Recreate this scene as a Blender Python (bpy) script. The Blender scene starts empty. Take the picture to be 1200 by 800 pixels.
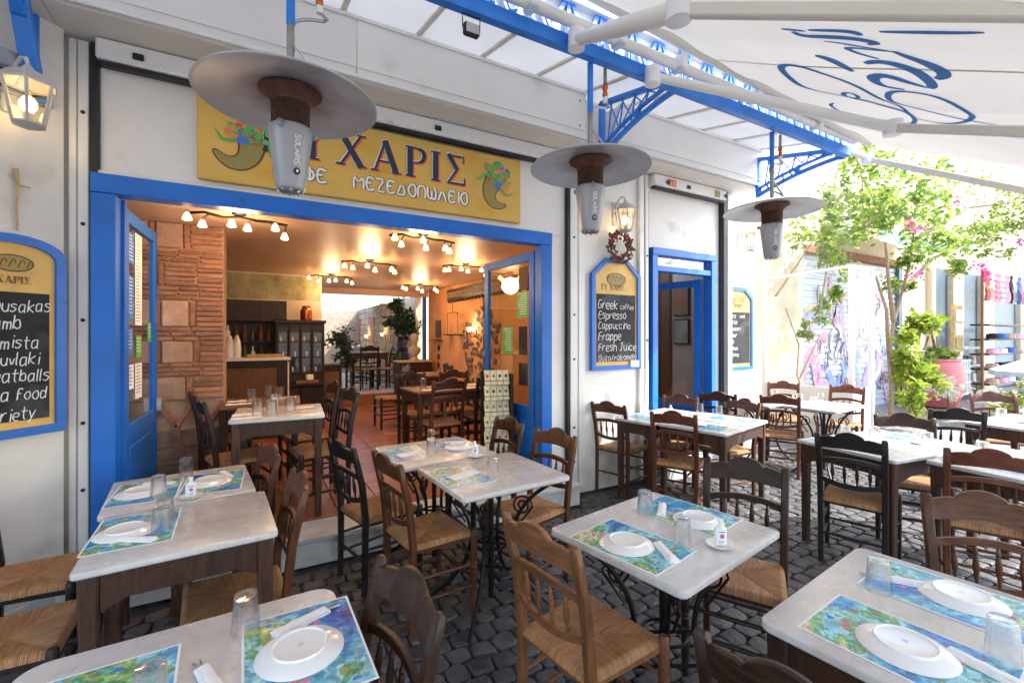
import bpy, math, random
from mathutils import Vector, Matrix
C = bpy.context.scene.collection
S = bpy.context.scene
R = random.Random(7)
PI = math.pi
# ---------------------------------------------------------------- camera
cam = bpy.data.objects.new('camera', bpy.data.cameras.new('camera'))
C.objects.link(cam)
cam.data.lens = 16.0; cam.data.sensor_width = 36.0
cam.data.shift_y = -7/1200
cam.data.clip_start = 0.05; cam.data.clip_end = 500
cam.location = (0, 0, 1.55); cam.rotation_euler = (PI/2, 0, -math.radians(29.5))
S.camera = cam
# ---------------------------------------------------------------- sky, sun, exposure
SUN = Vector((0.62, -0.44, 0.86)).normalized()
W = bpy.data.worlds.new('World'); S.world = W; W.use_nodes = True
nt = W.node_tree; bg = nt.nodes['Background']
sky = nt.nodes.new('ShaderNodeTexSky'); sky.sky_type = 'NISHITA'; sky.sun_disc = False
sky.sun_elevation = math.asin(SUN.z); sky.sun_rotation = math.atan2(SUN.x, SUN.y)
sky.dust_density = 2.0
nt.links.new(sky.outputs[0], bg.inputs[0]); bg.inputs[1].default_value = 0.15
sl = bpy.data.lights.new('sun', 'SUN'); sl.energy = 2.15; sl.angle = math.radians(0.6); sl.color = (1, .95, .87)
so = bpy.data.objects.new('sun', sl); C.objects.link(so)
so.rotation_euler = SUN.to_track_quat('Z', 'Y').to_euler(); so.location = SUN*30
S.view_settings.view_transform = 'Standard'; S.view_settings.look = 'None'
S.view_settings.exposure = 2.36; S.view_settings.gamma = 1
S.cycles.use_denoising = True
S.cycles.max_bounces = 9; S.cycles.transparent_max_bounces = 24; S.cycles.diffuse_bounces = 5
S.cycles.sample_clamp_indirect = 6

# ---------------------------------------------------------------- materials
M = {}
def node(t, ty, **k):
    n = t.nodes.new(ty)
    for a, b in k.items(): setattr(n, a, b)
    return n
def mat(name, col, rough=.6, metal=0, var=.12, scale=6, bump=0.0, bscale=40, stretch=None, col2=None, emit=None, spec=.5, rnd=0.0, wear=None):
    m = bpy.data.materials.new(name); m.use_nodes = True; t = m.node_tree
    p = t.nodes['Principled BSDF']; p.inputs['Roughness'].default_value = rough
    p.inputs['Metallic'].default_value = metal; p.inputs['Specular IOR Level'].default_value = spec
    tc = node(t, 'ShaderNodeTexCoord'); mp = node(t, 'ShaderNodeMapping')
    t.links.new(tc.outputs['Object'], mp.inputs[0])
    if stretch: mp.inputs['Scale'].default_value = stretch
    oi = node(t, 'ShaderNodeObjectInfo')
    vm = node(t, 'ShaderNodeVectorMath', operation='ADD'); t.links.new(mp.outputs[0], vm.inputs[0])
    sc = node(t, 'ShaderNodeMath', operation='MULTIPLY'); t.links.new(oi.outputs['Random'], sc.inputs[0]); sc.inputs[1].default_value = 17
    t.links.new(sc.outputs[0], vm.inputs[1])
    nz = node(t, 'ShaderNodeTexNoise'); nz.inputs['Scale'].default_value = scale; nz.inputs['Detail'].default_value = 6
    nz.inputs['Roughness'].default_value = .6
    t.links.new(vm.outputs[0], nz.inputs['Vector'])
    cr = node(t, 'ShaderNodeValToRGB'); cr.color_ramp.elements[0].position = .3; cr.color_ramp.elements[1].position = .7
    c2 = col2 or tuple(min(1, c*(1+var*2)) for c in col)
    c1 = col if col2 else tuple(c*(1-var) for c in col)
    cr.color_ramp.elements[0].color = (*c1, 1); cr.color_ramp.elements[1].color = (*c2, 1)
    t.links.new(nz.outputs[0], cr.inputs[0])
    out = cr.outputs[0]
    if wear:
        n3 = node(t, 'ShaderNodeTexNoise'); n3.inputs['Scale'].default_value = wear[1]; n3.inputs['Detail'].default_value = 8
        t.links.new(vm.outputs[0], n3.inputs['Vector'])
        r3 = node(t, 'ShaderNodeValToRGB'); r3.color_ramp.elements[0].position = wear[2]; r3.color_ramp.elements[1].position = wear[2]+.12
        r3.color_ramp.elements[0].color = (0, 0, 0, 1); r3.color_ramp.elements[1].color = (1, 1, 1, 1)
        t.links.new(n3.outputs[0], r3.inputs[0])
        mx = node(t, 'ShaderNodeMixRGB'); t.links.new(r3.outputs[0], mx.inputs[0]); t.links.new(out, mx.inputs[1])
        mx.inputs[2].default_value = (*wear[0], 1); out = mx.outputs[0]
    if rnd:
        hs = node(t, 'ShaderNodeHueSaturation'); mr = node(t, 'ShaderNodeMapRange')
        mr.inputs[3].default_value = 1-rnd; mr.inputs[4].default_value = 1+rnd
        t.links.new(oi.outputs['Random'], mr.inputs[0]); t.links.new(mr.outputs[0], hs.inputs['Value'])
        t.links.new(out, hs.inputs['Color']); out = hs.outputs[0]
    t.links.new(out, p.inputs['Base Color'])
    if bump:
        n2 = node(t, 'ShaderNodeTexNoise'); n2.inputs['Scale'].default_value = bscale; n2.inputs['Detail'].default_value = 5
        t.links.new(vm.outputs[0], n2.inputs['Vector'])
        b = node(t, 'ShaderNodeBump'); b.inputs['Strength'].default_value = bump; b.inputs['Distance'].default_value = .01
        t.links.new(n2.outputs[0], b.inputs['Height']); t.links.new(b.outputs[0], p.inputs['Normal'])
    if emit:
        p.inputs['Emission Color'].default_value = (*emit[0], 1); p.inputs['Emission Strength'].default_value = emit[1]
    M[name] = m; return m
def wood(name, a, b, rough=.38):
    mat(name, a, rough, scale=9, stretch=(6, 6, 1), col2=b, bump=.25, bscale=60, rnd=.22, spec=.38)
    mat(name+'_rail', a, rough, scale=9, stretch=(6, 1, 6), col2=b, bump=.25, bscale=60, rnd=.22, spec=.38)
wood('wood_dark', (.018, .007, .0035), (.048, .02, .01))
wood('wood_brown', (.05, .017, .006), (.13, .048, .018))
wood('wood_red', (.085, .024, .012), (.17, .055, .026))
wood('wood_light', (.13, .052, .02), (.27, .12, .05))
wood('wood_black', (.012, .009, .008), (.028, .02, .017))
wood('wood_table', (.042, .018, .011), (.095, .044, .028), .5)
wood('wood_cabinet', (.016, .007, .004), (.045, .02, .011), .4)
wood('wood_panel', (.13, .06, .028), (.22, .11, .05), .45)
mat('blue_paint', (.008, .145, .57), .38, var=.1, scale=3, bump=.1, bscale=30, wear=((.02, .05, .16), 14, .68))
mat('blue_beam', (.02, .2, .68), .4, var=.15, scale=4, bump=.12, bscale=30, wear=((.03, .07, .2), 9, .66))
mat('white_wall', (.81, .785, .745), .6, var=.05, scale=1.6, bump=.2, bscale=16, wear=((.64, .62, .58), 3.2, .6))
mat('plaster', (.72, .69, .64), .85, var=.06, scale=2.5, bump=.5, bscale=14, wear=((.6, .55, .48), 3, .6))
mat('white_metal', (.8, .79, .76), .35, var=.03, scale=2, bump=.03, bscale=8, wear=((.64, .62, .57), 5, .66))
mat('cream_metal', (.7, .67, .6), .45, var=.05, scale=2)
mat('black_rubber', (.012, .012, .013), .5, var=.3)
mat('steel', (.42, .42, .43), .32, 1, var=.12, scale=9, bump=.05)
mat('hood_metal', (.42, .44, .47), .36, .1, var=.1, scale=4, bump=.06, bscale=9, wear=((.3, .26, .24), 3, .62))
mat('grey_paint', (.36, .37, .4), .38, .25, var=.05, scale=3)
mat('rust', (.07, .028, .018), .75, .3, col2=(.16, .07, .045), scale=12, bump=.4)
mat('grille', (.05, .02, .013), .7, .4, col2=(.11, .05, .03), scale=30, bump=.8, bscale=160)
mat('galvanised', (.3, .3, .29), .45, .8, var=.2, scale=14)
mat('iron', (.014, .014, .016), .42, .6, var=.3, scale=10, bump=.2)
mat('fascia', (.81, .785, .745), .5, var=.04, scale=.9, bump=.05, bscale=4, wear=((.64, .61, .56), 1.6, .62))
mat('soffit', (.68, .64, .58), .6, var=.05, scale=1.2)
mat('yellow_sign', (.7, .43, .09), .5, var=.07, scale=2.2, bump=.08, wear=((.7, .36, .04), 3, .6))
mat('yellow_board', (.74, .46, .13), .55, var=.12, scale=4, bump=.1)
mat('navy', (.016, .03, .07), .5); mat('sign_white', (.85, .83, .78), .5); mat('brown_ink', (.1, .045, .02), .6)
mat('slate', (.014, .016, .018), .75, var=.4, scale=6, wear=((.06, .063, .067), 4, .52))
mat('chalk', (.8, .8, .78), .9, var=.2, scale=60)
mat('porcelain', (.84, .84, .83), .12, var=.01)
mat('paper', (.86, .86, .87), .8, var=.03, bump=.25, bscale=25)
mat('card', (.8, .74, .5), .6, var=.15, scale=14, rnd=.1)
mat('white_plastic', (.84, .85, .86), .3, var=.01)
mat('blue_cap', (.55, .66, .74), .3); mat('red_print', (.7, .08, .05), .5); mat('blue_print', (.04, .2, .6), .5)
mat('green_print', (.12, .4, .1), .5); mat('pink_print', (.75, .2, .35), .5); mat('orange_print', (.75, .24, .05), .5)
mat('olive_print', (.3, .3, .08), .5); mat('ochre_print', (.45, .22, .05), .5, col2=(.25, .3, .1), scale=26); mat('purple_print', (.2, .08, .4), .5)
mat('cobble', (.037, .037, .04), .5, col2=(.095, .094, .096), scale=10, bump=.9, bscale=26, rnd=.3)
mat('joint', (.07, .067, .062), .95, col2=(.15, .14, .13), scale=14, bump=1, bscale=90)
mat('street', (.5, .49, .46), .85, var=.12, scale=3, bump=.3)
mat('tile', (.3, .105, .045), .28, col2=(.42, .17, .08), scale=3, rnd=.12, bump=.08)
mat('grout', (.16, .09, .06), .9)
mat('step_marble', (.5, .51, .52), .4, var=.2, scale=3.5, wear=((.3, .31, .33), 3, .58), bump=.1)
mat('brick', (.26, .11, .06), .9, col2=(.42, .21, .13), scale=14, bump=.7, bscale=50, rnd=.25)
mat('stone', (.34, .19, .12), .9, col2=(.56, .37, .27), scale=7, bump=.9, bscale=24, rnd=.18)
mat('mortar', (.36, .22, .15), .95, var=.2, scale=20, bump=.7)
mat('dark_stone', (.09, .055, .04), .9, col2=(.22, .14, .1), scale=8, bump=.9, bscale=24, rnd=.2)
mat('pale_stone', (.3, .24, .17), .9, col2=(.52, .44, .34), scale=8, bump=.8, bscale=20, rnd=.15)
mat('ceiling_paint', (.58, .38, .26), .4, var=.05, scale=1.5)
mat('orange_wall', (.62, .27, .09), .8, var=.12, scale=3, bump=.1)
mat('cream_wall', (.6, .5, .36), .8, var=.1, scale=3)
mat('mural', (.55, .47, .3), .8, scale=5, col2=(.2, .18, .1))
mat('copper', (.55, .15, .05), .25, .9)
mat('bark', (.1, .06, .035), .9, col2=(.2, .14, .09), scale=14, bump=.8)
mat('bark_pale', (.3, .2, .12), .9, col2=(.4, .3, .2), scale=14, bump=.8)
mat('shutter_slat', (.6, .62, .68), .45, .2, var=.06, scale=2)
mat('teal', (.2, .55, .5), .5); mat('door_grey', (.09, .14, .18), .5); mat('cream_stucco', (.72, .6, .42), .8, var=.08, scale=3, bump=.2)
mat('pink_pot', (.72, .2, .2), .6, var=.08, scale=3, bump=.15)
mat('awning_teal', (.45, .75, .7), .8); mat('canvas_grey', (.5, .52, .55), .8)
mat('glare_pink', (.75, .38, .5), .6, var=.2, scale=9); mat('glare_blue', (.3, .42, .72), .6, var=.2, scale=9); mat('glare_orange', (.75, .45, .28), .6, var=.2, scale=9); mat('glare_violet', (.5, .42, .68), .6, var=.2, scale=9)  # graffiti tones paled, with the street's overexposure put into the colour
mat('straw', (.5, .35, .18), .9, var=.2); mat('dry_red', (.22, .04, .035), .8, var=.4, scale=60); mat('dry_green', (.07, .085, .04), .8, var=.3)
mat('cloth_white', (.8, .78, .78), .9); mat('cloth_pink', (.75, .42, .5), .9); mat('cloth_black', (.02, .02, .025), .9)
mat('cloth_blue', (.08, .15, .4), .9, var=.4, scale=40); mat('cloth_red', (.6, .16, .16), .9); mat('hat_tan', (.5, .35, .25), .9, var=.3, scale=20)
mat('print_art', (.6, .08, .03), .5, col2=(.1, .25, .1), scale=6); mat('print_art2', (.5, .45, .25), .5, col2=(.15, .3, .3), scale=5)
mat('warm_bulb', (1, .85, .6), .4, emit=((1, .62, .2), 1.7)); mat('white_bulb', (1, .95, .85), .4, emit=((1, .72, .36), 4))
mat('screen_sky', (.8, .85, .9), .5, emit=((.85, .93, 1), 1.1))
mat('oil_green', (.05, .12, .02), .2)

def leafmat(name, a, b, trans=.45):
    m = bpy.data.materials.new(name); m.use_nodes = True; t = m.node_tree
    p = t.nodes['Principled BSDF']; p.inputs['Roughness'].default_value = .5
    g = node(t, 'ShaderNodeNewGeometry'); cr = node(t, 'ShaderNodeValToRGB')
    cr.color_ramp.elements[0].color = (*a, 1); cr.color_ramp.elements[1].color = (*b, 1)
    t.links.new(g.outputs['Random Per Island'], cr.inputs[0]); t.links.new(cr.outputs[0], p.inputs['Base Color'])
    tr = node(t, 'ShaderNodeBsdfTranslucent'); t.links.new(cr.outputs[0], tr.inputs[0])
    mx = node(t, 'ShaderNodeMixShader'); mx.inputs[0].default_value = trans
    t.links.new(p.outputs[0], mx.inputs[1]); t.links.new(tr.outputs[0], mx.inputs[2])
    t.links.new(mx.outputs[0], t.nodes['Material Output'].inputs[0]); M[name] = m
leafmat('leaf', (.10, .2, .03), (.42, .52, .12), .55)
leafmat('leaf_yellow', (.2, .32, .02), (.5, .55, .1))
leafmat('leaf_dark', (.012, .035, .015), (.05, .1, .04), .2)
leafmat('petal', (.7, .05, .3), (.85, .2, .5)); leafmat('petal_white', (.8, .75, .6), (.9, .9, .8))

def fabric(name, col, trans, wr=.2):
    m = bpy.data.materials.new(name); m.use_nodes = True; t = m.node_tree
    d = node(t, 'ShaderNodeBsdfDiffuse'); d.inputs[0].default_value = (*col, 1)
    tr = node(t, 'ShaderNodeBsdfTranslucent')
    tc = node(t, 'ShaderNodeTexCoord'); nz = node(t, 'ShaderNodeTexNoise'); nz.inputs['Scale'].default_value = 1.3; nz.inputs['Detail'].default_value = 6
    t.links.new(tc.outputs['Object'], nz.inputs['Vector'])
    cr = node(t, 'ShaderNodeValToRGB'); cr.color_ramp.elements[0].position = .3; cr.color_ramp.elements[1].position = .75
    cr.color_ramp.elements[0].color = (*[c*.88 for c in col], 1); cr.color_ramp.elements[1].color = (*col, 1)
    t.links.new(nz.outputs[0], cr.inputs[0]); t.links.new(cr.outputs[0], d.inputs[0]); t.links.new(cr.outputs[0], tr.inputs[0])
    b = node(t, 'ShaderNodeBump'); b.inputs['Strength'].default_value = wr; b.inputs['Distance'].default_value = .05
    n2 = node(t, 'ShaderNodeTexNoise'); n2.inputs['Scale'].default_value = 5; t.links.new(tc.outputs['Object'], n2.inputs['Vector'])
    t.links.new(n2.outputs[0], b.inputs['Height']); t.links.new(b.outputs[0], d.inputs['Normal'])
    mx = node(t, 'ShaderNodeMixShader'); mx.inputs[0].default_value = trans
    t.links.new(d.outputs[0], mx.inputs[1]); t.links.new(tr.outputs[0], mx.inputs[2])
    t.links.new(mx.outputs[0], t.nodes['Material Output'].inputs[0]); M[name] = m
fabric('awning_fabric', (.66, .635, .60), .14)
fabric('awning_ink', (.12, .27, .58), .2)
fabric('roof_sheet', (.76, .765, .775), .38, .02)

def glass(name, col=(1, 1, 1), lo=.05, hi=.9, rough=.02):
    m = bpy.data.materials.new(name); m.use_nodes = True; t = m.node_tree
    t.nodes.remove(t.nodes['Principled BSDF'])
    tr = node(t, 'ShaderNodeBsdfTransparent'); tr.inputs[0].default_value = (*col, 1)
    gl = node(t, 'ShaderNodeBsdfGlossy'); gl.inputs['Roughness'].default_value = rough
    fr = node(t, 'ShaderNodeLayerWeight'); fr.inputs[0].default_value = .35
    mr = node(t, 'ShaderNodeMapRange'); mr.inputs[3].default_value = lo; mr.inputs[4].default_value = hi
    t.links.new(fr.outputs['Facing'], mr.inputs[0])
    pw = node(t, 'ShaderNodeMath', operation='POWER'); pw.inputs[1].default_value = 1.6; t.links.new(mr.outputs[0], pw.inputs[0])
    mx = node(t, 'ShaderNodeMixShader'); t.links.new(pw.outputs[0], mx.inputs[0])
    t.links.new(tr.outputs[0], mx.inputs[1]); t.links.new(gl.outputs[0], mx.inputs[2])
    t.links.new(mx.outputs[0], t.nodes['Material Output'].inputs[0]); M[name] = m
glass('tumbler_glass', (.97, .98, .985), .05, .8, .03)
def refract(m, k):
    t = m.node_tree; o = t.nodes['Material Output']; old = o.inputs[0].links[0].from_socket
    g = node(t, 'ShaderNodeBsdfGlass'); g.inputs['IOR'].default_value = 1.42; g.inputs['Roughness'].default_value = .0; mx = node(t, 'ShaderNodeMixShader'); mx.inputs[0].default_value = k
    t.links.new(old, mx.inputs[1]); t.links.new(g.outputs[0], mx.inputs[2]); t.links.new(mx.outputs[0], o.inputs[0])
refract(M['tumbler_glass'], .38)
glass('pane_glass', (.93, .96, .96), .12, .9)
glass('vinyl', (.96, .97, .98), .06, .35, .08)
glass('lantern_glass', (1, .95, .85), .1, .6)

def rush():
    m = bpy.data.materials.new('rush'); m.use_nodes = True; t = m.node_tree; L = t.links.new
    p = t.nodes['Principled BSDF']; p.inputs['Roughness'].default_value = .55
    tc = node(t, 'ShaderNodeTexCoord'); sp = node(t, 'ShaderNodeSeparateXYZ'); L(tc.outputs['Object'], sp.inputs[0])
    def ma(op, a, b=None):
        n = node(t, 'ShaderNodeMath', operation=op)
        for i, v in enumerate((a, b)):
            if v is None: continue
            if isinstance(v, (int, float)): n.inputs[i].default_value = v
            else: L(v, n.inputs[i])
        return n.outputs[0]
    ax = ma('ABSOLUTE', sp.outputs[0]); ay = ma('ABSOLUTE', sp.outputs[1])
    sel = ma('GREATER_THAN', ax, ay); inv = ma('SUBTRACT', 1, sel)
    across = ma('ADD', ma('MULTIPLY', sp.outputs[1], sel), ma('MULTIPLY', sp.outputs[0], inv))
    along = ma('ADD', ma('MULTIPLY', sp.outputs[0], sel), ma('MULTIPLY', sp.outputs[1], inv))
    cb = node(t, 'ShaderNodeCombineXYZ'); L(ma('MULTIPLY', across, 300), cb.inputs[0]); L(ma('MULTIPLY', along, 9), cb.inputs[1])
    oi = node(t, 'ShaderNodeObjectInfo'); L(ma('ADD', ma('MULTIPLY', sel, 7), ma('MULTIPLY', oi.outputs['Random'], 30)), cb.inputs[2])
    nz = node(t, 'ShaderNodeTexNoise'); nz.inputs['Scale'].default_value = 1; nz.inputs['Detail'].default_value = 3; L(cb.outputs[0], nz.inputs['Vector'])
    cr = node(t, 'ShaderNodeValToRGB'); e = cr.color_ramp.elements
    e[0].position = .25; e[0].color = (.32, .13, .045, 1); e[1].position = .7; e[1].color = (.78, .42, .185, 1)
    L(nz.outputs[0], cr.inputs[0])
    lg = node(t, 'ShaderNodeTexNoise'); lg.inputs['Scale'].default_value = 7; L(tc.outputs['Object'], lg.inputs['Vector'])
    hs = node(t, 'ShaderNodeHueSaturation'); L(cr.outputs[0], hs.inputs['Color'])
    L(ma('ADD', ma('MULTIPLY', lg.outputs[0], .9), ma('ADD', ma('MULTIPLY', oi.outputs['Random'], .3), .4)), hs.inputs['Value'])
    L(hs.outputs[0], p.inputs['Base Color'])
    b = node(t, 'ShaderNodeBump'); b.inputs['Distance'].default_value = .004; b.inputs['Strength'].default_value = .8
    L(ma('ADD', ma('SINE', ma('MULTIPLY', across, 1250)), ma('MULTIPLY', nz.outputs[0], 2)), b.inputs['Height']); L(b.outputs[0], p.inputs['Normal'])
    M['rush'] = m
rush()
def marble():
    m = bpy.data.materials.new('marble'); m.use_nodes = True; t = m.node_tree; L = t.links.new
    p = t.nodes['Principled BSDF']; p.inputs['Roughness'].default_value = .22; p.inputs['Specular IOR Level'].default_value = .5
    tc = node(t, 'ShaderNodeTexCoord'); oi = node(t, 'ShaderNodeObjectInfo'); va = node(t, 'ShaderNodeVectorMath', operation='ADD')
    ml = node(t, 'ShaderNodeMath', operation='MULTIPLY'); ml.inputs[1].default_value = 23; L(oi.outputs['Random'], ml.inputs[0])
    L(tc.outputs['Object'], va.inputs[0]); L(ml.outputs[0], va.inputs[1])
    mp = node(t, 'ShaderNodeMapping'); mp.inputs['Rotation'].default_value = (0, 0, .6); mp.inputs['Scale'].default_value = (1, 2.6, 1); L(va.outputs[0], mp.inputs[0])
    n1 = node(t, 'ShaderNodeTexNoise'); n1.inputs['Scale'].default_value = 2.2; n1.inputs['Detail'].default_value = 12; n1.inputs['Roughness'].default_value = .68; n1.inputs['Distortion'].default_value = .25; L(mp.outputs[0], n1.inputs['Vector'])
    c1 = node(t, 'ShaderNodeValToRGB'); e = c1.color_ramp.elements
    e[0].position = .22; e[0].color = (.42, .39, .36, 1); e[1].position = .7; e[1].color = (.69, .68, .67, 1); L(n1.outputs[0], c1.inputs[0])
    n2 = node(t, 'ShaderNodeTexNoise'); n2.inputs['Scale'].default_value = 1.7; n2.inputs['Detail'].default_value = 4; n2.inputs['Distortion'].default_value = .6; L(mp.outputs[0], n2.inputs['Vector'])
    c2 = node(t, 'ShaderNodeValToRGB'); e = c2.color_ramp.elements
    e[0].position = .492; e[0].color = (0, 0, 0, 1); e[1].position = .5; e[1].color = (1, 1, 1, 1)
    x = c2.color_ramp.elements.new(.508); x.color = (0, 0, 0, 1); L(n2.outputs[0], c2.inputs[0])
    mx = node(t, 'ShaderNodeMixRGB'); f = node(t, 'ShaderNodeMath', operation='MULTIPLY'); f.inputs[1].default_value = .22; L(c2.outputs[0], f.inputs[0])
    L(f.outputs[0], mx.inputs[0]); L(c1.outputs[0], mx.inputs[1]); mx.inputs[2].default_value = (.36, .31, .26, 1); L(mx.outputs[0], p.inputs['Base Color'])
    n3 = node(t, 'ShaderNodeTexNoise'); n3.inputs['Scale'].default_value = 9; L(va.outputs[0], n3.inputs['Vector'])
    mr = node(t, 'ShaderNodeMapRange'); mr.inputs[3].default_value = .2; mr.inputs[4].default_value = .34; L(n3.outputs[0], mr.inputs[0]); L(mr.outputs[0], p.inputs['Roughness'])
    M['marble'] = m
marble()
def matprint():
    m = bpy.data.materials.new('mat_print'); m.use_nodes = True; t = m.node_tree; L = t.links.new
    p = t.nodes['Principled BSDF']; p.inputs['Roughness'].default_value = .3
    tc = node(t, 'ShaderNodeTexCoord'); oi = node(t, 'ShaderNodeObjectInfo'); va = node(t, 'ShaderNodeVectorMath', operation='ADD')
    ml = node(t, 'ShaderNodeMath', operation='MULTIPLY'); ml.inputs[1].default_value = 9; L(oi.outputs['Random'], ml.inputs[0])
    L(tc.outputs['Object'], va.inputs[0]); L(ml.outputs[0], va.inputs[1])
    n1 = node(t, 'ShaderNodeTexNoise'); n1.inputs['Scale'].default_value = 6.5; n1.inputs['Detail'].default_value = 9; n1.inputs['Roughness'].default_value = .58; n1.inputs['Distortion'].default_value = .5; L(va.outputs[0], n1.inputs['Vector'])
    cr = node(t, 'ShaderNodeValToRGB'); cr.color_ramp.interpolation = 'EASE'; el = cr.color_ramp.elements
    stops = [(.28, (.02, .05, .25)), (.36, (.025, .14, .5)), (.43, (.05, .3, .6)), (.49, (.14, .48, .62)), (.54, (.32, .62, .64)), (.575, (.08, .33, .18)), (.61, (.28, .48, .14)), (.65, (.6, .6, .35)), (.70, (.5, .1, .28))]
    el[0].position, el[0].color = stops[0][0], (*stops[0][1], 1); el[1].position, el[1].color = stops[-1][0], (*stops[-1][1], 1)
    for q, c in stops[1:-1]:
        x = el.new(q); x.color = (*c, 1)
    L(n1.outputs[0], cr.inputs[0])
    n2 = node(t, 'ShaderNodeTexVoronoi'); n2.inputs['Scale'].default_value = 70; L(va.outputs[0], n2.inputs['Vector'])
    hs = node(t, 'ShaderNodeHueSaturation'); L(cr.outputs[0], hs.inputs['Color'])
    mr = node(t, 'ShaderNodeMapRange'); mr.inputs[3].default_value = .55; mr.inputs[4].default_value = 1.35
    sp = node(t, 'ShaderNodeSeparateXYZ'); L(n2.outputs['Color'], sp.inputs[0]); L(sp.outputs[0], mr.inputs[0]); L(mr.outputs[0], hs.inputs['Value'])
    L(hs.outputs[0], p.inputs['Base Color']); M['mat_print'] = m
matprint()
def groundmat():
    m = bpy.data.materials.new('ground_stones'); m.use_nodes = True; t = m.node_tree; L = t.links.new
    p = t.nodes['Principled BSDF']; p.inputs['Roughness'].default_value = .8
    tc = node(t, 'ShaderNodeTexCoord')
    v = node(t, 'ShaderNodeTexVoronoi', feature='DISTANCE_TO_EDGE'); v.inputs['Scale'].default_value = 7.5; L(tc.outputs['Object'], v.inputs['Vector'])
    cr = node(t, 'ShaderNodeValToRGB'); e = cr.color_ramp.elements; e[0].position = .02; e[0].color = (.3, .28, .25, 1); e[1].position = .08; e[1].color = (.16, .16, .165, 1)
    L(v.outputs[0], cr.inputs[0]); L(cr.outputs[0], p.inputs['Base Color'])
    b = node(t, 'ShaderNodeBump'); b.inputs['Distance'].default_value = .02; L(v.outputs[0], b.inputs['Height']); L(b.outputs[0], p.inputs['Normal'])
    M['ground_stones'] = m
groundmat()

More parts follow.
